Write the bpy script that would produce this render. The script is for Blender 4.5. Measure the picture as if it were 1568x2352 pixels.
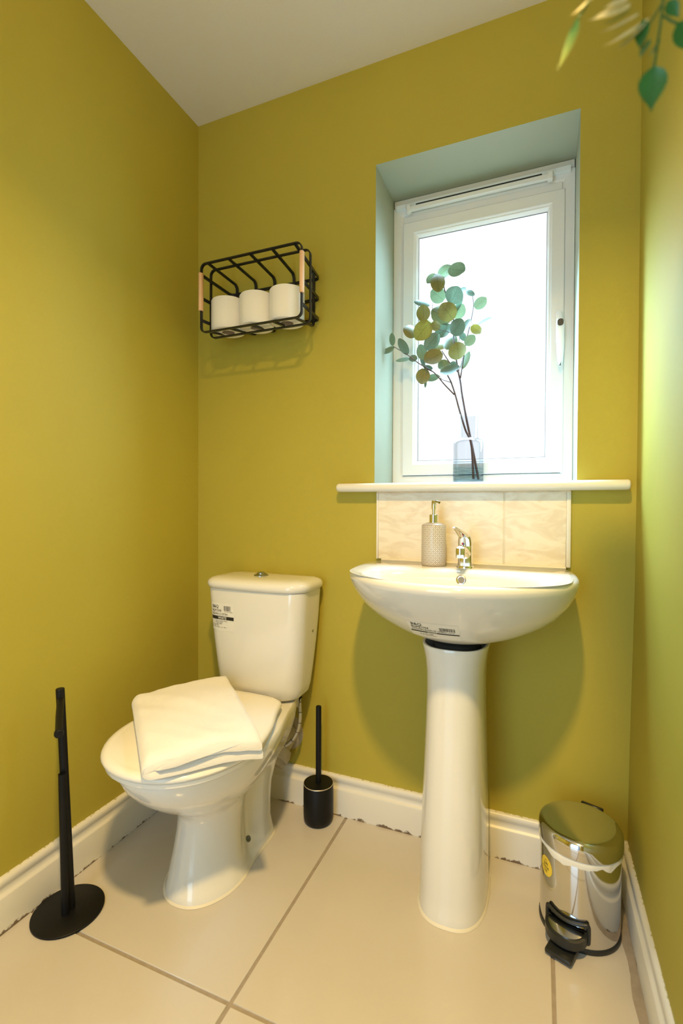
import bpy, bmesh, math, random
import numpy as np
from mathutils import Vector, Matrix, noise
from mathutils.bvhtree import BVHTree

S = bpy.context.scene
COL = S.collection
for o in list(bpy.data.objects):
    bpy.data.objects.remove(o)
random.seed(7)
PI = math.pi

# ------------------------------------------------------------------ camera
YAW, PITCH, ROLL = 0.38997, -0.012947, 0.0040
cam = bpy.data.cameras.new('camera')
cam.sensor_fit = 'HORIZONTAL'
cam.sensor_width = 24.0
cam.lens = 1111.9 / 1568 * 24.0
cam.clip_start = 0.02
cam.dof.use_dof = True
cam.dof.focus_distance = 1.42
cam.dof.aperture_fstop = 2.4
camo = bpy.data.objects.new('camera', cam)
COL.objects.link(camo)
_f = Vector((-math.sin(YAW) * math.cos(PITCH), math.cos(YAW) * math.cos(PITCH), math.sin(PITCH)))
_r = Vector((math.cos(YAW), math.sin(YAW), 0))
_u = _r.cross(_f)
r2 = _r * math.cos(ROLL) + _u * math.sin(ROLL)
u2 = -_r * math.sin(ROLL) + _u * math.cos(ROLL)
M = Matrix((r2, u2, -_f)).transposed().to_4x4()
M.translation = Vector((1.1749, -1.4604, 1.0085))
camo.matrix_world = M
S.camera = camo

# ------------------------------------------------------------------ world, daylight, exposure
W = bpy.data.worlds.new('world')
S.world = W
W.use_nodes = True
W.node_tree.nodes['Background'].inputs[0].default_value = (0.55, 0.78, 1.0, 1)
W.node_tree.nodes['Background'].inputs[1].default_value = 0.6

PANE_COLOR = (0.88, 0.97, 1.0)      # daylight through the frosted pane
PANE_STRENGTH = 1.30
DAY_COLOR = (0.44, 0.74, 1.0)
DAY_RIGHT, DAY_LEFT, DAY_DOWN = 5.2, 1.9, 4.0
LAMP_COLOR = (1.0, 0.67, 0.25)      # warm ceiling downlight
LAMP_WATTS = 36.0
HALL_COLOR = (0.52, 0.79, 1.0)      # daylight coming in from the hall through the open door
HALL_WATTS = 19.0

def area(name, loc, rot, sx, sy, col, watts, shape='RECTANGLE'):
    l = bpy.data.lights.new(name, 'AREA')
    l.shape = shape
    l.size = sx
    if shape == 'RECTANGLE':
        l.size_y = sy
    l.color = col
    l.energy = watts
    o = bpy.data.objects.new(name, l)
    o.location = loc
    o.rotation_euler = rot
    COL.objects.link(o)
    return o
# skylight entering through the frosted pane: across to either wall, and steeply down from the sky above
def daylight(x, z, yaw, down, sx, sy, watts, spread):
    d = Vector((math.sin(yaw) * math.cos(down), -math.cos(yaw) * math.cos(down), -math.sin(down)))
    o = area('window_daylight', (x, 0.186, z), d.to_track_quat('-Z', 'Y').to_euler(), sx, sy, DAY_COLOR, watts)
    o.data.spread = math.radians(spread)
for k in range(3):
    daylight(0.815 + 0.07 * k, 1.44, math.radians(57), math.radians(28), 0.055, 0.60, DAY_RIGHT / 3, 84)
    daylight(1.145 - 0.07 * k, 1.55, math.radians(-58), math.radians(14), 0.055, 0.70, DAY_LEFT / 3, 84)
daylight(0.850, 1.80, math.radians(54), math.radians(54), 0.10, 0.07, 1.1, 70)
for k in range(3):
    daylight(0.980, 1.66 + 0.10 * k, 0, math.radians(68), 0.40, 0.07, DAY_DOWN / 3, 66)
area('hall_daylight', (0.55, -2.35, 1.05), (PI / 2, 0, 0), 0.8, 1.9, HALL_COLOR, HALL_WATTS)

S.view_settings.view_transform = 'Standard'
S.view_settings.look = 'None'
S.view_settings.gamma = 1.0
S.view_settings.use_curve_mapping = False
S.view_settings.exposure = 0.0

# ------------------------------------------------------------------ helpers
def nt(name):
    m = bpy.data.materials.new(name)
    m.use_nodes = True
    return m, m.node_tree, m.node_tree.nodes['Principled BSDF']

def simple(name, col, rough=0.5, metal=0.0, spec=0.5, coat=0.0, bump=0.0, bscale=200.0, var=0.0, vscale=8.0, emis=None, trans=0.0, ior=1.5, vdetail=4):
    m, t, b = nt(name)
    b.inputs['Base Color'].default_value = (*col, 1)
    b.inputs['Roughness'].default_value = rough
    b.inputs['Metallic'].default_value = metal
    b.inputs['Specular IOR Level'].default_value = spec
    b.inputs['Coat Weight'].default_value = coat
    b.inputs['Coat Roughness'].default_value = 0.05
    b.inputs['Transmission Weight'].default_value = trans
    b.inputs['IOR'].default_value = ior
    tc = t.nodes.new('ShaderNodeTexCoord')
    if bump:
        n = t.nodes.new('ShaderNodeTexNoise')
        n.inputs['Scale'].default_value = bscale
        n.inputs['Detail'].default_value = 3
        bp = t.nodes.new('ShaderNodeBump')
        bp.inputs['Strength'].default_value = bump
        bp.inputs['Distance'].default_value = 0.001
        t.links.new(tc.outputs['Object'], n.inputs['Vector'])
        t.links.new(n.outputs['Fac'], bp.inputs['Height'])
        t.links.new(bp.outputs['Normal'], b.inputs['Normal'])
    if var:
        n = t.nodes.new('ShaderNodeTexNoise')
        n.inputs['Scale'].default_value = vscale
        n.inputs['Detail'].default_value = vdetail
        mx = t.nodes.new('ShaderNodeMix')
        mx.data_type = 'RGBA'
        mx.inputs[6].default_value = (*[c * (1 - var) for c in col], 1)
        mx.inputs[7].default_value = (*[min(1, c * (1 + var)) for c in col], 1)
        t.links.new(tc.outputs['Object'], n.inputs['Vector'])
        t.links.new(n.outputs['Fac'], mx.inputs[0])
        t.links.new(mx.outputs[2], b.inputs['Base Color'])
    return m

ORIGIN = {}

def setprops(o, label=None, cat=None, group=None, kind=None):
    if label: o['label'] = label
    if cat: o['category'] = cat
    if group: o['group'] = group
    if kind: o['kind'] = kind
    return o

def thing(name, loc, label, cat, group=None):
    o = bpy.data.objects.new(name, None)
    o.empty_display_size = 0.03
    o.location = loc
    COL.objects.link(o)
    ORIGIN[o.name] = Vector(loc)
    return setprops(o, label, cat, group)

def mesh(name, verts, faces, mat, parent=None, smooth=True, label=None, origin=None, sharp=None):
    """verts are world coordinates; the object is linked under its parent"""
    off = Vector((0, 0, 0))
    if parent is not None:
        off = ORIGIN[parent.name]
    elif origin is not None:
        off = Vector(origin)
    me = bpy.data.meshes.new(name)
    me.from_pydata([tuple(Vector(v) - off) for v in verts], [], faces)
    me.update()
    bm = bmesh.new()
    bm.from_mesh(me)
    bmesh.ops.recalc_face_normals(bm, faces=bm.faces)
    bm.to_mesh(me)
    bm.free()
    o = bpy.data.objects.new(name, me)
    COL.objects.link(o)
    if parent is not None:
        o.parent = parent
    elif origin is not None:
        o.location = off
    ORIGIN[o.name] = off
    if mat: me.materials.append(mat)
    if smooth:
        me.polygons.foreach_set('use_smooth', [True] * len(me.polygons))
        me.set_sharp_from_angle(angle=math.radians(sharp if sharp else 42))
    if label: o['label'] = label
    return o

def joinvf(parts):
    V, F = [], []
    for v, f in parts:
        n = len(V)
        V += list(v)
        F += [tuple(i + n for i in q) for q in f]
    return V, F

def boxvf(x0, x1, y0, y1, z0, z1):
    v = [(x, y, z) for x in (x0, x1) for y in (y0, y1) for z in (z0, z1)]
    f = [(0, 1, 3, 2), (4, 6, 7, 5), (0, 4, 5, 1), (2, 3, 7, 6), (0, 2, 6, 4), (1, 5, 7, 3)]
    return v, f

def bevbox(x0, x1, y0, y1, z0, z1, b=0.003, seg=2):
    bm = bmesh.new()
    v, f = boxvf(x0, x1, y0, y1, z0, z1)
    vs = [bm.verts.new(p) for p in v]
    for q in f: bm.faces.new([vs[i] for i in q])
    bmesh.ops.recalc_face_normals(bm, faces=bm.faces)
    bmesh.ops.bevel(bm, geom=list(bm.edges), offset=b, segments=seg, affect='EDGES', profile=0.5)
    bm.verts.index_update()
    V = [tuple(v.co) for v in bm.verts]
    F = [tuple(v.index for v in fc.verts) for fc in bm.faces]
    bm.free()
    return V, F

def xform(vf, mat):
    return [tuple(mat @ Vector(v)) for v in vf[0]], vf[1]

def loft(rings, cap0=True, cap1=True, closed=True):
    n = len(rings[0])
    V = [tuple(p) for r in rings for p in r]
    F = []
    for i in range(len(rings) - 1):
        for j in range(n if closed else n - 1):
            k = (j + 1) % n
            F.append((i * n + j, i * n + k, (i + 1) * n + k, (i + 1) * n + j))
    if cap0: F.append(tuple(range(n))[::-1])
    if cap1: F.append(tuple((len(rings) - 1) * n + j for j in range(n)))
    return V, F

def lathe(prof, c=(0, 0, 0), n=40, cap0=True, cap1=True):
    rings = []
    for r, z in prof:
        rings.append([(c[0] + max(r, 1e-5) * math.cos(2 * PI * j / n), c[1] + max(r, 1e-5) * math.sin(2 * PI * j / n), c[2] + z) for j in range(n)])
    return loft(rings, cap0, cap1)

def tube(pts, rad, n=12, sec=None, up=None, cap=True):
    """sweep a circle (or a 2D section) along points; rad scalar or list"""
    pts = [Vector(p) for p in pts]
    m = len(pts)
    rads = rad if isinstance(rad, (list, tuple)) else [rad] * m
    tans = []
    for i in range(m):
        a = pts[max(i - 1, 0)]
        b = pts[min(i + 1, m - 1)]
        tans.append((b - a).normalized())
    nrm = Vector(up) if up else (Vector((0, 0, 1)) if abs(tans[0].z) < 0.9 else Vector((1, 0, 0)))
    rings = []
    for i in range(m):
        t = tans[i]
        nrm = (nrm - t * nrm.dot(t)).normalized() if not up else (Vector(up) - t * Vector(up).dot(t)).normalized()
        bi = t.cross(nrm)
        if sec:
            rings.append([pts[i] + nrm * (q[1] * rads[i]) + bi * (q[0] * rads[i]) for q in sec])
        else:
            rings.append([pts[i] + (nrm * math.cos(2 * PI * j / n) + bi * math.sin(2 * PI * j / n)) * rads[i] for j in range(n)])
    return loft(rings, cap, cap)

def catmull(pts, per=6):
    P = [Vector(p) for p in pts]
    P = [P[0] * 2 - P[1]] + P + [P[-1] * 2 - P[-2]]
    out = []
    for i in range(1, len(P) - 2):
        for k in range(per):
            t = k / per
            a, b, c, d = P[i - 1], P[i], P[i + 1], P[i + 2]
            out.append(0.5 * ((2 * b) + (c - a) * t + (2 * a - 5 * b + 4 * c - d) * t * t + (3 * b - a - 3 * c + d) * t ** 3))
    out.append(P[-2])
    return out

def smooth_interp(x, xs, ys):
    """monotone cubic through control points"""
    xs = list(xs); ys = list(ys)
    n = len(xs)
    d = [(ys[i + 1] - ys[i]) / (xs[i + 1] - xs[i]) for i in range(n - 1)]
    mm = [d[0]] + [0 if d[i - 1] * d[i] <= 0 else 2 * d[i - 1] * d[i] / (d[i - 1] + d[i]) for i in range(1, n - 1)] + [d[-1]]
    if x <= xs[0]: return ys[0]
    if x >= xs[-1]: return ys[-1]
    i = max(k for k in range(n - 1) if xs[k] <= x)
    h = xs[i + 1] - xs[i]
    t = (x - xs[i]) / h
    return (ys[i] * (1 + 2 * t) * (1 - t) ** 2 + mm[i] * h * t * (1 - t) ** 2 + ys[i + 1] * t * t * (3 - 2 * t) + mm[i + 1] * h * t * t * (t - 1))

def plan(cx, yb, yf, ws, z, tf=0.55, tb=0.08, qf=2.0, qb=3.0, m=26):
    """closed outline seen from above: straight-ish back at yb, rounded front at yf, half width ws over t"""
    xs = [w[0] for w in ws]; ys = [w[1] for w in ws]
    right = []
    for i in range(m + 1):
        t = 0.5 - 0.5 * math.cos(PI * i / m)
        w = smooth_interp(t, xs, ys)
        e = 1.0
        if t > tf: e *= max(0.0, 1 - ((t - tf) / (1 - tf)) ** qf) ** (1 / qf)
        if t < tb: e *= max(0.0, 1 - ((tb - t) / tb) ** qb) ** (1 / qb)
        right.append((w * e, yb + (yf - yb) * t))
    pts = [(cx + a, y, z) for a, y in right] + [(cx - a, y, z) for a, y in right[-2:0:-1]]
    return pts

def rrect(hx, hy, r, n=5):
    out = []
    for cx, cy, a0 in ((hx - r, hy - r, 0), (-hx + r, hy - r, PI / 2), (-hx + r, -hy + r, PI), (hx - r, -hy + r, 3 * PI / 2)):
        for k in range(n + 1):
            a = a0 + PI / 2 * k / n
            out.append((cx + r * math.cos(a), cy + r * math.sin(a)))
    return out

def rect_frame(x0, x1, z0, z1, prof):
    """mitred frame: prof = (inset, y) points swept round the rectangle"""
    V, F = [], []
    n = len(prof)
    for ins, y in prof:
        V += [(x0 + ins, y, z0 + ins), (x1 - ins, y, z0 + ins), (x1 - ins, y, z1 - ins), (x0 + ins, y, z1 - ins)]
    for i in range(n):
        a, b = i * 4, ((i + 1) % n) * 4
        for j in range(4):
            k = (j + 1) % 4
            F.append((a + j, a + k, b + k, b + j))
    return V, F

def bvh_of(o):
    me = o.data
    off = ORIGIN[o.name]
    return BVHTree.FromPolygons([tuple(v.co + off) for v in me.vertices], [tuple(p.vertices) for p in me.polygons])

# flat print: text to mesh, laid on a surface by ray casting
def text_vf(body, size, x, y, bold=0.0, sx=1.0):
    cu = bpy.data.curves.new('txt', 'FONT')
    cu.body = body
    cu.size = size
    cu.offset = bold
    cu.resolution_u = 2
    o = bpy.data.objects.new('txt', cu)
    me = bpy.data.meshes.new_from_object(o)
    V = [(v.co.x * sx + x, v.co.y + y) for v in me.vertices]
    F = [tuple(p.vertices) for p in me.polygons]
    bpy.data.objects.remove(o)
    bpy.data.meshes.remove(me)
    bpy.data.curves.remove(cu)
    return V, F

def rect_vf(x0, x1, y0, y1, nx=1, ny=1):
    V = [(x0 + (x1 - x0) * i / nx, y0 + (y1 - y0) * j / ny) for j in range(ny + 1) for i in range(nx + 1)]
    F = [(j * (nx + 1) + i, j * (nx + 1) + i + 1, (j + 1) * (nx + 1) + i + 1, (j + 1) * (nx + 1) + i) for j in range(ny) for i in range(nx)]
    return V, F

def lay(vf, bvh, frame, lift):
    """frame: (origin, u, v, dir) -> cast from origin+u*x+v*y along dir on to the surface"""
    o, u, v, d = [Vector(q) for q in frame]
    out = []
    for x, y in vf[0]:
        p = o + u * x + v * y
        h, nn, _, _ = bvh.ray_cast(p, d)
        if h is None:
            h, nn = bvh.find_nearest(p)[:2]
        if nn.dot(d) > 0: nn = -nn
        out.append(tuple(h + nn * lift))
    return out, vf[1]

# ------------------------------------------------------------------ materials
def wall_paint():
    m, t, b = nt('olive_wall_paint')
    tc = t.nodes.new('ShaderNodeTexCoord')
    n = t.nodes.new('ShaderNodeTexNoise'); n.inputs['Scale'].default_value = 3.0; n.inputs['Detail'].default_value = 5
    mx = t.nodes.new('ShaderNodeMix'); mx.data_type = 'RGBA'
    mx.inputs[6].default_value = (0.420, 0.352, 0.046, 1)
    mx.inputs[7].default_value = (0.460, 0.388, 0.052, 1)
    t.links.new(tc.outputs['Object'], n.inputs['Vector'])
    t.links.new(n.outputs['Fac'], mx.inputs[0])
    t.links.new(mx.outputs[2], b.inputs['Base Color'])
    b.inputs['Roughness'].default_value = 0.62
    b.inputs['Specular IOR Level'].default_value = 0.35
    n2 = t.nodes.new('ShaderNodeTexNoise'); n2.inputs['Scale'].default_value = 420; n2.inputs['Detail'].default_value = 2
    n3 = t.nodes.new('ShaderNodeTexNoise'); n3.inputs['Scale'].default_value = 30; n3.inputs['Detail'].default_value = 2
    ad = t.nodes.new('ShaderNodeMath'); ad.operation = 'ADD'
    t.links.new(tc.outputs['Object'], n2.inputs['Vector'])
    t.links.new(tc.outputs['Object'], n3.inputs['Vector'])
    t.links.new(n2.outputs['Fac'], ad.inputs[0]); t.links.new(n3.outputs['Fac'], ad.inputs[1])
    bp = t.nodes.new('ShaderNodeBump'); bp.inputs['Strength'].default_value = 0.18; bp.inputs['Distance'].default_value = 0.0012
    t.links.new(ad.outputs[0], bp.inputs['Height'])
    t.links.new(bp.outputs['Normal'], b.inputs['Normal'])
    return m
M_WALL = wall_paint()
M_CEIL = simple('ceiling_paint', (0.70, 0.68, 0.64), 0.9, bump=0.25, bscale=160)

def skirting_mat():
    m, t, b = nt('chipped_skirting_gloss')
    tc = t.nodes.new('ShaderNodeTexCoord')
    sp = t.nodes.new('ShaderNodeSeparateXYZ')
    t.links.new(tc.outputs['Object'], sp.inputs[0])
    n = t.nodes.new('ShaderNodeTexNoise'); n.inputs['Scale'].default_value = 28; n.inputs['Detail'].default_value = 8; n.inputs['Roughness'].default_value = 0.7
    t.links.new(tc.outputs['Object'], n.inputs['Vector'])
    # scuffed strip along the floor: noise against height
    mr = t.nodes.new('ShaderNodeMapRange')
    mr.inputs[1].default_value = 0.0; mr.inputs[2].default_value = 0.030; mr.inputs[3].default_value = 0.165; mr.inputs[4].default_value = -0.35
    t.links.new(sp.outputs['Z'], mr.inputs[0])
    ad = t.nodes.new('ShaderNodeMath'); ad.operation = 'ADD'
    t.links.new(n.outputs['Fac'], ad.inputs[0]); t.links.new(mr.outputs[0], ad.inputs[1])
    cr = t.nodes.new('ShaderNodeValToRGB')
    cr.color_ramp.elements[0].position = 0.60; cr.color_ramp.elements[0].color = (0, 0, 0, 1)
    cr.color_ramp.elements[1].position = 0.66; cr.color_ramp.elements[1].color = (1, 1, 1, 1)
    t.links.new(ad.outputs[0], cr.inputs[0])
    mx = t.nodes.new('ShaderNodeMix'); mx.data_type = 'RGBA'
    mx.inputs[6].default_value = (0.76, 0.74, 0.69, 1)
    mx.inputs[7].default_value = (0.17, 0.12, 0.08, 1)
    t.links.new(cr.outputs[0], mx.inputs[0])
    # olive paint strayed over the top edge
    mr2 = t.nodes.new('ShaderNodeMapRange')
    mr2.inputs[1].default_value = 0.123; mr2.inputs[2].default_value = 0.1268; mr2.inputs[3].default_value = -0.5; mr2.inputs[4].default_value = 0.16
    t.links.new(sp.outputs['Z'], mr2.inputs[0])
    n2 = t.nodes.new('ShaderNodeTexNoise'); n2.inputs['Scale'].default_value = 110; n2.inputs['Detail'].default_value = 6
    t.links.new(tc.outputs['Object'], n2.inputs['Vector'])
    ad2 = t.nodes.new('ShaderNodeMath'); ad2.operation = 'ADD'
    t.links.new(n2.outputs['Fac'], ad2.inputs[0]); t.links.new(mr2.outputs[0], ad2.inputs[1])
    cr2 = t.nodes.new('ShaderNodeValToRGB')
    cr2.color_ramp.elements[0].position = 0.66; cr2.color_ramp.elements[1].position = 0.70
    t.links.new(ad2.outputs[0], cr2.inputs[0])
    mx2 = t.nodes.new('ShaderNodeMix'); mx2.data_type = 'RGBA'
    mx2.inputs[7].default_value = (0.44, 0.42, 0.19, 1)
    t.links.new(cr2.outputs[0], mx2.inputs[0])
    t.links.new(mx.outputs[2], mx2.inputs[6])
    t.links.new(mx2.outputs[2], b.inputs['Base Color'])
    b.inputs['Roughness'].default_value = 0.35
    bp = t.nodes.new('ShaderNodeBump'); bp.inputs['Strength'].default_value = 0.12; bp.inputs['Distance'].default_value = 0.001
    t.links.new(n.outputs['Fac'], bp.inputs['Height']); t.links.new(bp.outputs['Normal'], b.inputs['Normal'])
    return m
M_SKIRT = skirting_mat()
M_CERAMIC = simple('white_ceramic_glaze', (0.77, 0.76, 0.74), 0.10, spec=0.5, coat=0.4)
M_PLASTIC = simple('white_seat_plastic', (0.82, 0.80, 0.76), 0.22)
M_UPVC = simple('white_upvc', (0.80, 0.80, 0.79), 0.28)
M_SILL = simple('white_gloss_sill', (0.80, 0.78, 0.74), 0.25, bump=0.15, bscale=60)
M_TILE = simple('cream_floor_tile', (0.565, 0.53, 0.495), 0.16, var=0.03, vscale=5, bump=0.03, bscale=12)
M_GROUT = simple('grey_floor_grout', (0.33, 0.28, 0.23), 0.9, bump=0.5, bscale=150, var=0.2, vscale=60)
M_CHROME = simple('chrome', (0.86, 0.86, 0.86), 0.06, metal=1.0)
M_STEEL = simple('polished_steel', (0.66, 0.66, 0.67), 0.08, metal=1.0)
M_BLACK = simple('black_powder_coat', (0.006, 0.006, 0.007), 0.45, spec=0.25, bump=0.15, bscale=700)
M_BLACKP = simple('black_plastic', (0.015, 0.017, 0.018), 0.35)
M_WIRE = simple('black_wire_paint', (0.010, 0.010, 0.012), 0.32)
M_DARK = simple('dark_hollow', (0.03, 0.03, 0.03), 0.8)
M_SEAL = simple('cream_sealant', (0.74, 0.69, 0.58), 0.5, bump=0.4, bscale=90)
M_PAPER = simple('tissue_paper', (0.86, 0.82, 0.74), 0.95, bump=0.5, bscale=260)
M_CARD = simple('cardboard_core', (0.42, 0.29, 0.18), 0.9)
M_STICKER = simple('sticker_film', (0.80, 0.79, 0.76), 0.35)
M_INK = simple('black_ink', (0.02, 0.02, 0.02), 0.5)
M_YELLOW = simple('yellow_sticker', (0.85, 0.62, 0.06), 0.4)
M_LINER = simple('white_bin_liner', (0.82, 0.82, 0.80), 0.45)
M_GREYMET = simple('brushed_flush_metal', (0.42, 0.43, 0.42), 0.28, metal=1.0)

def towel_mat():
    m = simple('white_terry_towel', (0.80, 0.77, 0.73), 0.95, bump=1.0, bscale=420)
    b = m.node_tree.nodes['Principled BSDF']
    b.inputs['Sheen Weight'].default_value = 0.3
    return m
M_TOWEL = towel_mat()

def wood():
    m, t, b = nt('beech_handle')
    tc = t.nodes.new('ShaderNodeTexCoord')
    mp = t.nodes.new('ShaderNodeMapping'); mp.inputs['Scale'].default_value = (90, 90, 6)
    n = t.nodes.new('ShaderNodeTexNoise'); n.inputs['Scale'].default_value = 2.0; n.inputs['Detail'].default_value = 5
    mx = t.nodes.new('ShaderNodeMix'); mx.data_type = 'RGBA'
    mx.inputs[6].default_value = (0.74, 0.42, 0.22, 1); mx.inputs[7].default_value = (0.86, 0.56, 0.33, 1)
    t.links.new(tc.outputs['Object'], mp.inputs[0]); t.links.new(mp.outputs[0], n.inputs['Vector'])
    t.links.new(n.outputs['Fac'], mx.inputs[0]); t.links.new(mx.outputs[2], b.inputs['Base Color'])
    b.inputs['Roughness'].default_value = 0.45
    return m
M_WOOD = wood()

def walltile():
    m, t, b = nt('cream_marble_wall_tile')
    tc = t.nodes.new('ShaderNodeTexCoord')
    mp = t.nodes.new('ShaderNodeMapping'); mp.inputs['Scale'].default_value = (5, 5, 14); mp.inputs['Rotation'].default_value = (0, 0.3, 0)
    n = t.nodes.new('ShaderNodeTexNoise'); n.inputs['Scale'].default_value = 2.2; n.inputs['Detail'].default_value = 8; n.inputs['Distortion'].default_value = 1.6
    cr = t.nodes.new('ShaderNodeValToRGB')
    cr.color_ramp.elements[0].position = 0.36; cr.color_ramp.elements[0].color = (0.76, 0.66, 0.52, 1)
    cr.color_ramp.elements[1].position = 0.58; cr.color_ramp.elements[1].color = (0.86, 0.79, 0.67, 1)
    t.links.new(tc.outputs['Object'], mp.inputs[0]); t.links.new(mp.outputs[0], n.inputs['Vector'])
    t.links.new(n.outputs['Fac'], cr.inputs[0]); t.links.new(cr.outputs[0], b.inputs['Base Color'])
    b.inputs['Roughness'].default_value = 0.3
    return m
M_WTILE = walltile()

def pane_mat():
    m, t, b = nt('frosted_daylit_glass')
    b.inputs['Base Color'].default_value = (0.12, 0.13, 0.14, 1)
    b.inputs['Roughness'].default_value = 0.5
    b.inputs['Emission Color'].default_value = (*PANE_COLOR, 1)
    b.inputs['Emission Strength'].default_value = PANE_STRENGTH
    tc = t.nodes.new('ShaderNodeTexCoord')
    n = t.nodes.new('ShaderNodeTexNoise'); n.inputs['Scale'].default_value = 160
    bp = t.nodes.new('ShaderNodeBump'); bp.inputs['Strength'].default_value = 0.3; bp.inputs['Distance'].default_value = 0.001
    t.links.new(tc.outputs['Object'], n.inputs['Vector']); t.links.new(n.outputs['Fac'], bp.inputs['Height'])
    t.links.new(bp.outputs['Normal'], b.inputs['Normal'])
    return m
M_PANE = pane_mat()

def lattice_mat():
    """grey-beige glaze with printed cream petals, wrapped round the bottle by angle and height"""
    m, t, b = nt('petal_lattice_glaze')
    L = t.links.new
    def mth(op, a=None, c=None):
        n = t.nodes.new('ShaderNodeMath'); n.operation = op
        for i, q in enumerate((a, c)):
            if q is None: continue
            if isinstance(q, (int, float)): n.inputs[i].default_value = q
            else: L(q, n.inputs[i])
        return n.outputs[0]
    tc = t.nodes.new('ShaderNodeTexCoord')
    sp = t.nodes.new('ShaderNodeSeparateXYZ'); L(tc.outputs['Object'], sp.inputs[0])
    ang = mth('ARCTAN2', sp.outputs['Y'], sp.outputs['X'])
    u = mth('MULTIPLY', ang, 18 / (2 * PI))        # cells round the bottle
    v = mth('MULTIPLY', sp.outputs['Z'], 1 / 0.0122)
    p = mth('ADD', u, v); q = mth('SUBTRACT', u, v)
    fu = mth('FRACT', mth('ADD', p, 100.0)); fv = mth('FRACT', mth('ADD', q, 100.0))
    def dist(cx, cy):
        a = mth('SUBTRACT', fu, cx); c = mth('SUBTRACT', fv, cy)
        return mth('SQRT', mth('ADD', mth('MULTIPLY', a, a), mth('MULTIPLY', c, c)))
    s = None
    for cx in (0, 1):
        for cy in (0, 1):
            k = mth('LESS_THAN', dist(cx, cy), 0.625)
            s = k if s is None else mth('ADD', s, k)
    petal = mth('GREATER_THAN', s, 1.5)
    dot = None
    for cx in (0, 1):
        for cy in (0, 1):
            k = mth('LESS_THAN', dist(cx, cy), 0.17)
            dot = k if dot is None else mth('MAXIMUM', dot, k)
    pat = mth('MAXIMUM', petal, dot)
    band = mth('MULTIPLY', mth('LESS_THAN', sp.outputs['Z'], 0.1145), mth('GREATER_THAN', sp.outputs['Z'], 0.003))
    pat = mth('MULTIPLY', pat, band)
    mx = t.nodes.new('ShaderNodeMix'); mx.data_type = 'RGBA'
    mx.inputs[6].default_value = (0.40, 0.335, 0.265, 1); mx.inputs[7].default_value = (0.80, 0.74, 0.66, 1)
    L(pat, mx.inputs[0]); L(mx.outputs[2], b.inputs['Base Color'])
    b.inputs['Roughness'].default_value = 0.2
    return m
M_LATTICE = lattice_mat()

def glass_mat(name, col, rough=0.0):
    m = simple(name, col, rough, trans=1.0, ior=1.45)
    return m
M_GLASS = glass_mat('clear_glass', (0.97, 0.98, 1.0))

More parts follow.
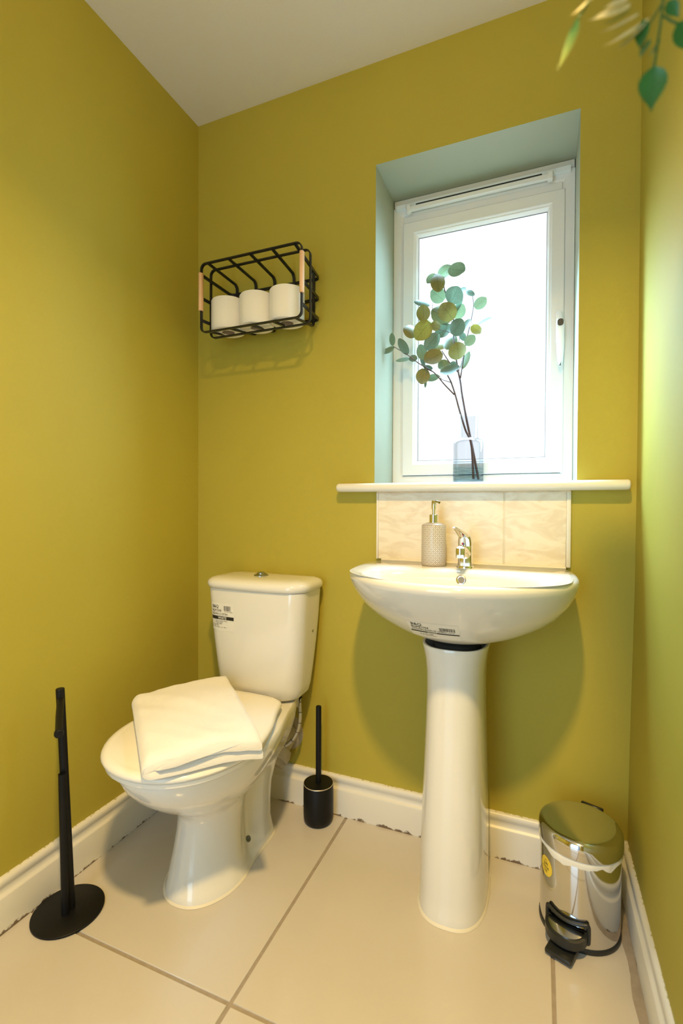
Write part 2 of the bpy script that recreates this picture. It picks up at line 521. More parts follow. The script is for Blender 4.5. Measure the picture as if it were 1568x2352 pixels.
def leaf_mat(name, col, tr=0.35, rough=0.5, tip=None, rev=False):
    m, t, b = nt(name)
    L = t.links.new
    tc = t.nodes.new('ShaderNodeTexCoord')
    uv = t.nodes.new('ShaderNodeSeparateXYZ'); L(tc.outputs['UV'], uv.inputs[0])
    # veins: midrib and side veins from the leaf's own uv
    a = t.nodes.new('ShaderNodeMath'); a.operation = 'SUBTRACT'; a.inputs[1].default_value = 0.5; L(uv.outputs['Y'], a.inputs[0])
    ab = t.nodes.new('ShaderNodeMath'); ab.operation = 'ABSOLUTE'; L(a.outputs[0], ab.inputs[0])
    mid = t.nodes.new('ShaderNodeMath'); mid.operation = 'LESS_THAN'; mid.inputs[1].default_value = 0.022; L(ab.outputs[0], mid.inputs[0])
    k1 = t.nodes.new('ShaderNodeMath'); k1.operation = 'MULTIPLY'; k1.inputs[1].default_value = 0.8; L(ab.outputs[0], k1.inputs[0])
    k2 = t.nodes.new('ShaderNodeMath'); k2.operation = 'SUBTRACT'; L(uv.outputs['X'], k2.inputs[0]); L(k1.outputs[0], k2.inputs[1])
    k3 = t.nodes.new('ShaderNodeMath'); k3.operation = 'MULTIPLY'; k3.inputs[1].default_value = 5.0; L(k2.outputs[0], k3.inputs[0])
    k4 = t.nodes.new('ShaderNodeMath'); k4.operation = 'FRACT'; L(k3.outputs[0], k4.inputs[0])
    k5 = t.nodes.new('ShaderNodeMath'); k5.operation = 'LESS_THAN'; k5.inputs[1].default_value = 0.10; L(k4.outputs[0], k5.inputs[0])
    lim = t.nodes.new('ShaderNodeMath'); lim.operation = 'LESS_THAN'; lim.inputs[1].default_value = 0.26; L(ab.outputs[0], lim.inputs[0])
    k6 = t.nodes.new('ShaderNodeMath'); k6.operation = 'MULTIPLY'; L(k5.outputs[0], k6.inputs[0]); L(lim.outputs[0], k6.inputs[1])
    mxv = t.nodes.new('ShaderNodeMath'); mxv.operation = 'MAXIMUM'; L(mid.outputs[0], mxv.inputs[0]); L(k6.outputs[0], mxv.inputs[1])
    sc = t.nodes.new('ShaderNodeMath'); sc.operation = 'MULTIPLY'; sc.inputs[1].default_value = 0.45; L(mxv.outputs[0], sc.inputs[0])
    base = t.nodes.new('ShaderNodeMix'); base.data_type = 'RGBA'
    n = t.nodes.new('ShaderNodeTexNoise'); n.inputs['Scale'].default_value = 60; L(tc.outputs['Object'], n.inputs['Vector'])
    base.inputs[6].default_value = (*[c * 0.8 for c in col], 1); base.inputs[7].default_value = (*[c * 1.15 for c in col], 1)
    L(n.outputs['Fac'], base.inputs[0])
    src = base.outputs[2]
    if tip:
        tm = t.nodes.new('ShaderNodeMix'); tm.data_type = 'RGBA'
        L(uv.outputs['X'], tm.inputs[0]); L(src, tm.inputs[6]); tm.inputs[7].default_value = (*tip, 1)
        src = tm.outputs[2]
    mx = t.nodes.new('ShaderNodeMix'); mx.data_type = 'RGBA'
    L(sc.outputs[0], mx.inputs[0]); L(src, mx.inputs[6]); mx.inputs[7].default_value = (col[0] * 0.35, col[1] * 0.45, col[2] * 0.25, 1)
    L(mx.outputs[2], b.inputs['Base Color'])
    b.inputs['Roughness'].default_value = rough
    tl = t.nodes.new('ShaderNodeBsdfTranslucent'); L(mx.outputs[2], tl.inputs['Color'])
    ms = t.nodes.new('ShaderNodeMixShader'); ms.inputs[0].default_value = tr
    out = t.nodes['Material Output']
    L(b.outputs[0], ms.inputs[1]); L(tl.outputs[0], ms.inputs[2]); L(ms.outputs[0], out.inputs['Surface'])
    return m
LEAFM = {
    't': leaf_mat('teal_leaf', (0.105, 0.160, 0.105), 0.10),
    'g': leaf_mat('sage_leaf', (0.150, 0.205, 0.108), 0.12),
    'o': leaf_mat('olive_leaf', (0.170, 0.150, 0.036), 0.10),
    'd': leaf_mat('dark_olive_leaf', (0.105, 0.120, 0.044), 0.10),
    'y': leaf_mat('lime_leaf', (0.235, 0.220, 0.040), 0.14),
}
M_TWIG = simple('brown_twig', (0.085, 0.040, 0.032), 0.6, bump=0.8, bscale=350)
M_IVY = leaf_mat('deep_green_leaf', (0.035, 0.16, 0.035), 0.15, 0.35)
M_IVY2 = leaf_mat('yellow_tipped_leaf', (0.03, 0.15, 0.04), 0.15, 0.35, tip=(0.24, 0.26, 0.04))
M_IVYC = leaf_mat('cream_leaf', (0.80, 0.70, 0.36), 0.35, 0.5)
M_VINE = simple('green_vine_stem', (0.05, 0.13, 0.03), 0.6)

# ------------------------------------------------------------------ the room
H = 2.4
XW = 1.4065      # right wall
YF = -1.95       # front wall, behind the camera
XA, XB, ZT = 0.6873, 1.2655, 2.0806
ZS0, ZS1 = 1.0525, 1.0790

floor_v = boxvf(-0.02, XW + 0.02, YF - 0.5, 0.02, -0.05, -0.0025)
FLOOR = setprops(mesh('floor', *floor_v, M_GROUT, smooth=False), 'cream tiled floor with grey grout lines', kind='structure')
def tile_piece(x0, x1, y0, y1, name='tile', parent=FLOOR, z0=-0.012, z1=0.0, mat=M_TILE, b=0.0012):
    return mesh(name, *bevbox(x0, x1, y0, y1, z0, z1, b, 1), mat, parent, smooth=True)
JX = [-0.60, 0.0, 0.6025, 1.209, 1.376]
JY = [-2.45, -1.86, -1.255, -0.651, 0.016]
g = 0.004
for i in range(1, 4):
    for k in range(4):
        x0 = JX[i] + (g if i > 0 else 0); x1 = JX[i + 1] - g
        if i == 3: x1 = 1.3635
        if i == 1: x0 = 0.006
        y1 = JY[k + 1] - (g if k < 3 else 0)
        tile_piece(x0, x1, JY[k] + g, y1)
# rough filler strip between the last tiles and the right skirting
rv, rf = [], []
nn = 60
for i in range(nn + 1):
    y = -1.9 + 1.89 * i / nn
    e = 1.360 + 0.007 * noise.noise((y * 14, 3, 0)) + 0.003 * noise.noise((y * 60, 1, 0))
    rv += [(e, y, 0.0002), (1.372, y, 0.0035 + 0.001 * noise.noise((y * 50, 0, 2))), (1.384, y, 0.004)]
for i in range(nn):
    for j in range(2):
        rf.append((i * 3 + j, i * 3 + j + 1, i * 3 + j + 4, i * 3 + j + 3))
mesh('filler_strip', rv, rf, M_GROUT, FLOOR)

setprops(mesh('ceiling', *boxvf(-0.1, XW + 0.1, YF - 0.1, 0.1, H, H + 0.06), M_CEIL, smooth=False), 'plain off-white ceiling', kind='structure')
setprops(mesh('wall_left', *boxvf(-0.1, 0.0, YF - 0.1, 0.32, -0.01, H), M_WALL, smooth=False), 'plain olive green left wall', kind='structure')

# right wall, very slightly out of plumb towards the floor
rw = []
for x0, z in ((1.393, -0.01), (1.3975, 0.4), (1.4045, 0.8), (1.4065, 1.2), (1.4060, H)):
    rw.append([(x0, YF - 0.1, z), (x0, 0.32, z), (XW + 0.1, 0.32, z), (XW + 0.1, YF - 0.1, z)])
setprops(mesh('wall_right', *loft(rw), M_WALL, smooth=False), 'plain olive green right wall catching the daylight', kind='structure')

# back wall with the window opening and its reveals
def wall_with_hole(xs, zs, y0, y1, hole):
    V, F = [], []
    def q(a, b, c, d):
        n = len(V); V.extend([a, b, c, d]); F.append((n, n + 1, n + 2, n + 3))
    hx0, hx1, hz0, hz1 = hole
    X = [xs[0], hx0, hx1, xs[1]]; Z = [zs[0], hz0, hz1, zs[1]]
    for y in (y0, y1):
        for i in range(3):
            for k in range(3):
                if i == 1 and k == 1: continue
                if Z[k + 1] - Z[k] < 1e-6: continue
                q((X[i], y, Z[k]), (X[i + 1], y, Z[k]), (X[i + 1], y, Z[k + 1]), (X[i], y, Z[k + 1]))
    for k in (1, 2):
        q((X[1], y0, Z[k]), (X[2], y0, Z[k]), (X[2], y1, Z[k]), (X[1], y1, Z[k]))
    for i in (1, 2):
        q((X[i], y0, Z[1]), (X[i], y1, Z[1]), (X[i], y1, Z[2]), (X[i], y0, Z[2]))
    q((X[0], y0, Z[0]), (X[0], y1, Z[0]), (X[0], y1, Z[3]), (X[0], y0, Z[3]))
    q((X[3], y0, Z[0]), (X[3], y1, Z[0]), (X[3], y1, Z[3]), (X[3], y0, Z[3]))
    q((X[0], y0, Z[3]), (X[3], y0, Z[3]), (X[3], y1, Z[3]), (X[0], y1, Z[3]))
    q((X[0], y0, Z[0]), (X[3], y0, Z[0]), (X[3], y1, Z[0]), (X[0], y1, Z[0]))
    bm = bmesh.new()
    vs = [bm.verts.new(p) for p in V]
    for f in F: bm.faces.new([vs[i] for i in f])
    bmesh.ops.remove_doubles(bm, verts=bm.verts, dist=1e-5)
    bm.verts.index_update()
    out = [tuple(v.co) for v in bm.verts], [tuple(v.index for v in f.verts) for f in bm.faces]
    bm.free()
    return out
M_REVEAL = simple('pale_sage_reveal', (0.37, 0.41, 0.31), 0.5, bump=0.2, bscale=300)  # reveal faces get a paler sage than the walls
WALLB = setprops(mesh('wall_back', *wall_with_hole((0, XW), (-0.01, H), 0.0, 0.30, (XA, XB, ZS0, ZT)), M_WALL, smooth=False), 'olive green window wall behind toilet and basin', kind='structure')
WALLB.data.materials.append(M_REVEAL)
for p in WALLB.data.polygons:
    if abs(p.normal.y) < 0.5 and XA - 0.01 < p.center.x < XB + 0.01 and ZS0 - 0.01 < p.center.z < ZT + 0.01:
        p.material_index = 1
setprops(mesh('wall_front', *wall_with_hole((0, XW), (-0.01, H), YF - 0.1, YF, (0.36, 1.14, -0.0095, 2.0)), M_WALL, smooth=False), 'olive green wall with the doorway', kind='structure')

# door casing and open door leaf behind the viewer
D1 = setprops(mesh('trim_2', *joinvf([boxvf(0.29, 0.36, YF, YF + 0.015, 0, 2.07), boxvf(1.14, 1.21, YF, YF + 0.015, 0, 2.07), boxvf(0.36, 1.14, YF, YF + 0.015, 2.0, 2.07)]), M_SKIRT, smooth=False), 'white door casing round the doorway', kind='structure')

# splashback: two wall tiles, white edge trims, sealant
def wtile(x0, x1):
    return mesh('wall_tile', *bevbox(x0, x1, -0.0085, 0.004, 0.8425, ZS0 - 0.0005, 0.0012, 1), M_WTILE, WALLB)
wtile(0.7035, 1.0775); wtile(1.0805, 1.2400)
mesh('tile_joint', *boxvf(1.0775, 1.0805, -0.0070, 0.003, 0.8425, ZS0 - 0.001), M_SEAL, WALLB, smooth=False)
M_TRIMW = simple('white_tile_trim', (0.80, 0.77, 0.70), 0.3)
for x0, x1 in ((0.6965, 0.7035), (1.2400, 1.2520)):
    mesh('edge_trim', *bevbox(x0, x1, -0.0105, 0.004, 0.8415, ZS0 - 0.0005, 0.003, 2), M_TRIMW, WALLB)

# window sill board with a bullnose and rounded ends
prof = []
for k in range(9):
    a = -PI / 2 + PI * k / 8
    prof.append((-0.032 - 0.0133 * math.cos(a), (ZS0 + ZS1) / 2 + 0.0133 * math.sin(a)))
def sill_ring(x, s, back):
    pts = []
    for y, z in prof:
        zc = (ZS0 + ZS1) / 2
        pts.append((x, y + (1 - s) * 0.010, zc + (z - zc) * (1 - (1 - s) * 0.35)))
    zt, zb = pts[-1][2], pts[0][2]
    return pts + [(x, back, zt), (x, back, zb)]
rings = []
for x, s in ((0.5700, 0.0), (0.5712, 0.35), (0.5745, 0.7), (0.580, 1.0), (0.686, 1.0)): rings.append(sill_ring(x, s, 0.001))
for i in range(1, 20): rings.append(sill_ring(0.688 + (1.265 - 0.688) * i / 20, 1.0, 0.001))
for x, s in ((1.268, 1.0), (1.382, 1.0), (1.386, 0.7), (1.388, 0.3)): rings.append(sill_ring(x, s, 0.001))
SILL = setprops(mesh('trim_1', *joinvf([loft(rings), boxvf(XA + 0.0005, XB - 0.0005, -0.002, 0.262, ZS0 + 0.0004, ZS1)]), M_SILL, sharp=50), 'white painted window sill board with bullnose edge', kind='structure')
# caulk bead under the sill
bead = [(0.700 + 0.55 * i / 60, -0.0105, ZS0 - 0.0015 + 0.0012 * noise.noise((i * 0.5, 0, 4))) for i in range(61)]
mesh('caulk_bead', *tube(bead, 0.0028, 6), simple('stained_caulk', (0.72, 0.60, 0.45), 0.6, var=0.35, vscale=25), SILL)

# skirting boards
SP = [(0.0, 0.0), (0.018, 0.0), (0.018, 0.083), (0.0165, 0.0865), (0.012, 0.0885), (0.0095, 0.093), (0.0085, 0.099), (0.0095, 0.105), (0.012, 0.109), (0.0125, 0.116), (0.0115, 0.121), (0.008, 0.125), (0.003, 0.1266), (0.0, 0.1266)]
def skirting(name, pt, n, label):
    rings = [[pt(d, i / n, z) for d, z in SP] for i in range(n + 1)]
    return setprops(mesh(name, *loft(rings), M_SKIRT, sharp=50), label, kind='structure')
skirting('baseboard_back', lambda d, s, z: (0.002 + (XW - 0.006) * s, -d, z), 40, 'white moulded skirting along the window wall')
skirting('baseboard_left', lambda d, s, z: (d, YF + (-YF - 0.001) * s, z), 40, 'white moulded skirting along the left wall')
skirting('baseboard_right', lambda d, s, z: (1.3945 + 0.0065 * (-(YF + (-YF - 0.012) * s)) / 0.6 * 0.6 - d, YF + (-YF - 0.012) * s, z), 40, 'white moulded skirting along the right wall')

# ------------------------------------------------------------------ window
WIN = setprops(mesh('window_1', *joinvf([
    rect_frame(XA + 0.001, XB - 0.001, ZS1 + 0.0002, 2.052, [(0, 0.262), (0, 0.200), (0.026, 0.200), (0.030, 0.203), (0.034, 0.206), (0.036, 0.214), (0.036, 0.262)]),
    bevbox(XA + 0.036, XB - 0.036, 0.202, 0.262, 1.995, 2.02, 0.002, 1),
    ]), M_UPVC, sharp=30), 'white casement window with one frosted pane', kind='structure')
# head packer above the frame
mesh('head_packer', *bevbox(XA + 0.002, XB - 0.002, 0.2015, 0.262, 2.0525, 2.0800, 0.0015, 1), simple('painted_packer', (0.72, 0.70, 0.63), 0.5, var=0.06, vscale=20), WIN)
SX0, SX1, SZ0, SZ1 = 0.7235, 1.2370, 1.1155, 1.9930
SASH = mesh('sash', *rect_frame(SX0, SX1, SZ0, SZ1, [(0, 0.250), (0, 0.197), (0.002, 0.195), (0.036, 0.195), (0.039, 0.197), (0.040, 0.200), (0.044, 0.201), (0.046, 0.204), (0.0505, 0.215), (0.0505, 0.250)]), M_UPVC, WIN, sharp=25)
mesh('gasket', *rect_frame(SX0 + 0.0495, SX1 - 0.0495, SZ0 + 0.0495, SZ1 - 0.0495, [(0, 0.222), (0, 0.2155), (0.0022, 0.2155), (0.0022, 0.222)]), simple('grey_gasket', (0.12, 0.13, 0.15), 0.6), SASH, smooth=False)
mesh('pane', *boxvf(SX0 + 0.050, SX1 - 0.050, 0.2185, 0.2235, SZ0 + 0.050, SZ1 - 0.050), M_PANE, SASH, smooth=False, label='frosted glass pane glowing with daylight')
# black strip painted in for the shadow line between frame and sash top
mesh('shadow_line', *boxvf(SX0, SX1, 0.206, 0.24, SZ1 + 0.0002, SZ1 + 0.0022), simple('black_shadow_strip', (0.02, 0.02, 0.02), 0.7), WIN, smooth=False)
# handle: rose, lever, lock
HX = 1.2235
hv = [[(HX + a, 0.195 - d, 1.5635 + b) for a, b in rrect(0.0095 * s, 0.052 * s, 0.0094 * s)] for d, s in ((0, 1), (0.007, 1), (0.0095, 0.86))]
HAN = mesh('handle', *loft(hv), M_UPVC, WIN)
lv = []
for k, (z, w, y0) in enumerate(((1.588, 0.0095, 0.183), (1.574, 0.0122, 0.179), (1.552, 0.0118, 0.176), (1.52, 0.0112, 0.172), (1.48, 0.0100, 0.168), (1.452, 0.0075, 0.166), (1.442, 0.0035, 0.167))):
    lv.append([(HX + 0.003 + a, y0 + b, z) for a, b in rrect(w, 0.0065, 0.005, 3)])
mesh('lever', *loft(lv), M_UPVC, HAN)
lk = [[(HX + 0.003 + a, 0.1725 - d, 1.5735 + b) for a, b in rrect(0.0085, 0.0105, 0.0075, 4)] for d in (-0.003, 0.0, 0.0035)]
LOCK = mesh('lock_cap', *loft(lk), M_BLACKP, HAN, label='black lock cap')
# blind rail above the sash
BR = thing('blind_rail', (0.97, 0.19, 2.02), 'slim white blind rail on brackets above the window sash', 'blind rail')
mesh('rail', *bevbox(0.742, 1.200, 0.170, 0.184, 2.0195, 2.0345, 0.002, 1), M_UPVC, BR)
M_HEAD = simple('pale_blue_white_headrail', (0.78, 0.82, 0.84), 0.3)
mesh('channel', *boxvf(0.700, 1.252, 0.184, 0.1995, 2.0400, 2.0530), M_HEAD, BR, smooth=False)
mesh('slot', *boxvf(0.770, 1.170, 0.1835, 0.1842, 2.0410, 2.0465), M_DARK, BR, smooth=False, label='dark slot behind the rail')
for x in (0.748, 1.194):
    b1 = bevbox(x - 0.014, x + 0.014, 0.181, 0.2000, 2.0375, 2.0525, 0.002, 1)
    b2 = bevbox(x - 0.008, x + 0.008, 0.168, 0.186, 2.0145, 2.040, 0.002, 1)
    mesh('bracket', *joinvf([b1, b2]), M_UPVC, BR)

# ------------------------------------------------------------------ ceiling light (out of view, lights the room)
LX, LY = 1.10, -1.42
CL = thing('ceiling_light', (LX, LY, H), 'round white recessed ceiling downlight above the viewer', 'ceiling light')
mesh('trim_ring', *lathe([(0.075, -0.0002), (0.075, -0.006), (0.070, -0.010), (0.062, -0.010), (0.060, -0.004), (0.060, -0.0002)], (LX, LY, H), 40, False, False), M_UPVC, CL)
mesh('lens', *lathe([(0.0598, -0.0005), (0.0598, -0.003), (0.03, -0.0035)], (LX, LY, H), 40), simple('lamp_lens', (0.9, 0.9, 0.88), 0.4), CL)
glow = area('lamp_glow', (LX, LY, H - 0.012), (0, 0, 0), 0.11, 0.11, LAMP_COLOR, LAMP_WATTS, 'DISK')
glow.data.spread = math.radians(134)

# ------------------------------------------------------------------ toilet
TX = 0.344
T = thing('toilet', (TX, -0.33, 0), 'white close-coupled toilet with lid down in the left corner', 'toilet')
def foot(z, yb, yf, ws, tf=0.5, tb=0.15, qf=2.2): return plan(TX - .006 - .009 * min(1, z / .05) + .021 * min(1, max(0, (z - .13) / .2)), yb, yf, ws, z, tf, tb, qf, 2.5)
def mix(a, b, t): return [(p[0], p[1] * (1 - t) + q[1] * t) for p, q in zip(a, b)]
WS_FOOT = [(0, .080), (.22, .089), (.36, .090), (.45, .091), (.53, .098), (.63, .106), (.8, .112), (1, .112)]
WS_PIN = [(0, .070), (.22, .073), (.36, .052), (.45, .043), (.53, .058), (.63, .082), (.8, .087), (1, .087)]
WS_MID = [(0, .078), (.22, .072), (.36, .056), (.45, .050), (.53, .064), (.63, .084), (.8, .094), (1, .094)]
WS_RIM = [(0, .108), (.22, .131), (.36, .156), (.45, .170), (.53, .176), (.63, .180), (.8, .180), (1, .180)]
pr = [foot(0.0, -.125, -.500, WS_FOOT), foot(0.006, -.125, -.502, WS_FOOT), foot(0.018, -.126, -.494, mix(WS_FOOT, WS_PIN, .25)),
      foot(0.05, -.124, -.482, mix(WS_FOOT, WS_PIN, .55)), foot(0.10, -.118, -.470, mix(WS_FOOT, WS_PIN, .85)), foot(0.15, -.110, -.463, WS_PIN),
      foot(0.185, -.100, -.463, mix(WS_PIN, WS_MID, .5)), foot(0.205, -.092, -.470, WS_MID), foot(0.222, -.085, -.487, mix(WS_MID, WS_RIM, .12)),
      foot(0.245, -.075, -.520, mix(WS_MID, WS_RIM, .35)), foot(0.275, -.062, -.562, mix(WS_MID, WS_RIM, .60)), foot(0.31, -.050, -.604, mix(WS_MID, WS_RIM, .80)),
      foot(0.345, -.042, -.634, mix(WS_MID, WS_RIM, .93)), foot(0.375, -.036, -.650, WS_RIM), foot(0.392, -.036, -.653, WS_RIM), foot(0.397, -.038, -.648, mix(WS_RIM, WS_MID, .05))]
PAN = mesh('pan', *loft(pr), M_CERAMIC, T, sharp=60)
# foot sealant
so = foot(0.0005, -.121, -.5065, [(p, w + .0045) for p, w in WS_FOOT]); si = foot(0.005, -.124, -.500, WS_FOOT)
mesh('floor_sealant', *loft([so, foot(0.0035, -.122, -.5045, [(p, w + .003) for p, w in WS_FOOT]), si], False, False), M_SEAL, PAN)
# screw cover on the foot side
bv = bvh_of(PAN)
hit, nn_, _, _ = bv.ray_cast(Vector((0.60, -.275, 0.042)), Vector((-1, 0, 0)))
rotq = nn_.to_track_quat('Z', 'Y').to_matrix().to_4x4()
sc_ = xform(lathe([(0.0085, -0.003), (0.0085, 0.0012), (0.0065, 0.0022), (0.0045, 0.0010), (0.002, 0.0010)], (0, 0, 0), 20), Matrix.Translation(hit) @ rotq)
mesh('screw', *sc_, simple('grey_screw_cover', (0.16, 0.17, 0.17), 0.3, metal=0.7), PAN)
# seat ring and lid
WS_SEAT = [(0, .108), (.15, .130), (.35, .168), (.55, .187), (.75, .190), (1, .190)]
def seatring(z, grow, yb=-.185, yf=-.672, tb=.06): return plan(TX + .008, yb - 0.0, yf - grow, [(a, w + grow) for a, w in WS_SEAT], z, .52, tb, 2.15, 3)
SEAT = mesh('seat', *loft([seatring(.3985, -.004), seatring(.400, 0), seatring(.409, .001), seatring(.412, -.003)]), M_PLASTIC, T, sharp=50)
LID = mesh('lid', *loft([seatring(.4125, -.002, -.187), seatring(.4140, .005, -.187), seatring(.4190, .0075, -.187), seatring(.4245, .0055, -.187), seatring(.4285, -.002, -.188), seatring(.4300, -.012, -.190),
                         seatring(.4297, -.0145, -.191), seatring(.4302, -.018, -.192), seatring(.4325, -.045, -.20), seatring(.4340, -.085, -.22)]), M_PLASTIC, T, sharp=50)
for sx in (-1, 1):
    mesh('hinge', *tube([(TX + .008 + sx * 0.050, -.176, .4085), (TX + .008 + sx * 0.080, -.176, .4085)], 0.0065, 14), M_PLASTIC, T)
# cistern
def cist(z, hx, yb, yf, r, bow=0.012):
    cy = (yb + yf) / 2; hy = abs(yb - yf) / 2
    pts = []
    for a, b in rrect(hx, hy, r, 7):
        bb = bow * (1 - (a / hx) ** 2) if b < 0 else 0
        pts.append((TX + 0.001 + a, cy + b - bb, z))
    return pts
def dens(pts, k=3):
    out = []
    for i in range(len(pts)):
        a = Vector(pts[i]); b = Vector(pts[(i + 1) % len(pts)])
        d = (b - a).length
        out.append(tuple(a))
    return out
def cring(z, hx, yb, yf, r, bow=0.014):
    # dense rounded rectangle with a bowed front
    base = rrect(hx, abs(yb - yf) / 2, r, 7)
    cy = (yb + yf) / 2
    pts = []
    n = len(base)
    for i in range(n):
        a = base[i]; b = base[(i + 1) % n]
        L = math.hypot(b[0] - a[0], b[1] - a[1])
        k = 10 if L > 0.08 else 1
        for j in range(k):
            t = j / k
            x = a[0] + (b[0] - a[0]) * t; y = a[1] + (b[1] - a[1]) * t
            bb = bow * (1 - (x / hx) ** 2) if y < 0 else 0
            pts.append((TX + x, cy + y - bb, z))
    return pts
def refine(rs):
    m = min(len(r) for r in rs)
    return rs
cz = [(.401, .122, -.030, -.140, .040), (.404, .134, -.026, -.150, .044), (.415, .143, -.022, -.158, .046), (.44, .149, -.020, -.161, .046), (.50, .156, -.016, -.165, .045), (.58, .164, -.012, -.170, .044), (.66, .170, -.010, -.174, .042), (.735, .174, -.009, -.177, .040), (.7425, .174, -.009, -.177, .040)]
CR = []
for z, hx, yb, yf, r in cz:
    base = rrect(hx, abs(yb - yf) / 2, r, 7)
    cy = (yb + yf) / 2
    pts = []
    segs = [7, 15, 23, 31]
    for i in range(32):
        a = base[i]; b = base[(i + 1) % 32]
        k = 10 if i in (7, 23) else (4 if i in (15, 31) else 1)
        for j in range(k):
            t = j / k
            x = a[0] + (b[0] - a[0]) * t; y = a[1] + (b[1] - a[1]) * t
            bb = 0.015 * (1 - (x / hx) ** 2) if y < -1e-6 else 0
            pts.append((TX + x, cy + y - bb, z))
    CR.append(pts)
CIST = mesh('cistern', *loft(CR), M_CERAMIC, T, sharp=60)
LR = []
for z, g_ in ((.7430, -.002), (.7440, .0035), (.750, .0085), (.757, .010), (.764, .0085), (.770, .003), (.7745, -.006), (.7775, -.020), (.7795, -.045)):
    hx = .174 + g_; yb = max(-.009 + g_, -.0035) if g_ > 0 else -.009 + g_; yf = -.177 - g_
    hy = abs(yb - yf) / 2
    base = rrect(hx, hy, min(.045 + max(g_, -.02), hy * .98), 7); cy = (yb + yf) / 2
    pts = []
    for i in range(32):
        a = base[i]; b = base[(i + 1) % 32]
        k = 10 if i in (7, 23) else (4 if i in (15, 31) else 1)
        for j in range(k):
            t = j / k
            x = a[0] + (b[0] - a[0]) * t; y = a[1] + (b[1] - a[1]) * t
            bb = 0.016 * (1 - (x / hx) ** 2) if y < -1e-6 else 0
            pts.append((TX + x, cy + y - bb, z))
    LR.append(pts)
mesh('cistern_lid', *loft(LR), M_CERAMIC, T, sharp=60)
mesh('flush_button', *lathe([(0.0235, -0.004), (0.0235, 0.002), (0.021, 0.0045), (0.0165, 0.0055), (0.016, 0.0035), (0.0135, 0.0035), (0.0125, 0.0095), (0.009, 0.0120), (0.003, 0.0126)], (TX - 0.012, -.098, .7795), 32), M_GREYMET, T, label='grey metal round flush button')
# printed label on the cistern
bvc = bvh_of(CIST)
F_C = ((0.1905, -0.60, 0.0), (1, 0, 0), (0, 0, 1), (0, 1, 0))
LBL = mesh('label', *lay(rect_vf(0.004, 0.098, 0.609, 0.698, 10, 6), bvc, F_C, 0.0004), M_STICKER, T, label='white printed product label')
inkparts = [text_vf('B&Q', 0.0135, 0.010, 0.6810, 0.00015), text_vf('BQPC0048', 0.0118, 0.010, 0.6690, 0, 0.70), text_vf('DOOMIN CC CISTERN', 0.0095, 0.010, 0.6590, 0, 0.66),
            rect_vf(0.006, 0.097, 0.6445, 0.6555, 10, 1)]
xb = 0.058
random.seed(3)
while xb < 0.086:
    w = random.choice((0.0006, 0.0006, 0.001, 0.0016))
    inkparts.append(rect_vf(xb, xb + w, 0.674, 0.6895)); xb += w + random.choice((0.0006, 0.0008, 0.0012))
inkparts += [text_vf('5 021196 106262', 0.0046, 0.060, 0.6695), text_vf('Close coupled cistern', 0.0056, 0.022, 0.6385), text_vf('6/4 litre flush', 0.0058, 0.022, 0.6335),
             text_vf('C E', 0.014, 0.009, 0.6200, 0, 0.75), text_vf('EN 14055', 0.0058, 0.026, 0.6285), text_vf('CL2', 0.006, 0.026, 0.6240, 0.0001), text_vf('Class 2   6 l   NL I', 0.0056, 0.026, 0.6180)]
mesh('printing', *joinvf([lay(p, bvc, F_C, 0.0008) for p in inkparts]), M_INK, LBL, smooth=False)
mesh('white_lettering', *lay(text_vf('WHITE', 0.0110, 0.034, 0.6462, 0.0002), bvc, F_C, 0.0012), M_STICKER, LBL, smooth=False, label='white word on the black bar')
# small mark on the cistern side
mesh('cistern_mark', *xform(lathe([(0.0045, 0), (0.0045, 0.0008), (0.003, 0.0012)], (0, 0, 0), 16), Matrix.Translation((TX + 0.1665, -.080, .612)) @ Matrix.Rotation(PI / 2, 4, 'Y')), M_GREYMET, CIST)

# braided supply hose
HO = thing('water_hose', (0.468, -0.06, 0.36), 'braided steel water hose curving down under the cistern', 'hose')
hp = catmull([(0.452, -.062, .402), (0.456, -.062, .36), (0.459, -.066, .315), (0.452, -.070, .275), (0.430, -.078, .240), (0.395, -.084, .220), (0.350, -.085, .212), (0.31, -.083, .21)], 8)
def braid():
    m, t, b = nt('braided_steel')
    tc = t.nodes.new('ShaderNodeTexCoord')
    wv = t.nodes.new('ShaderNodeTexWave'); wv.inputs['Scale'].default_value = 120; wv.bands_direction = 'DIAGONAL'
    bp = t.nodes.new('ShaderNodeBump'); bp.inputs['Strength'].default_value = 0.6; bp.inputs['Distance'].default_value = 0.001
    t.links.new(tc.outputs['Object'], wv.inputs['Vector']); t.links.new(wv.outputs['Fac'], bp.inputs['Height']); t.links.new(bp.outputs['Normal'], b.inputs['Normal'])
    b.inputs['Base Color'].default_value = (0.62, 0.60, 0.58, 1); b.inputs['Metallic'].default_value = 0.8; b.inputs['Roughness'].default_value = 0.35
    return m
mesh('hose', *tube(hp, 0.0062, 12), braid(), HO)
mesh('hose_nut', *lathe([(0.012, 0), (0.012, 0.014), (0.0085, 0.016), (0.0085, -0.026), (0.0075, -0.03)], (0.4525, -.062, .384), 6, True, True), M_CHROME, HO)
for k in range(6, len(hp) - 6, 6):
    d = (hp[k + 1] - hp[k - 1]).normalized()
    mesh('black_tracer', *tube([hp[k] - d * 0.001, hp[k] + d * 0.001], 0.00645, 10), M_DARK, HO)
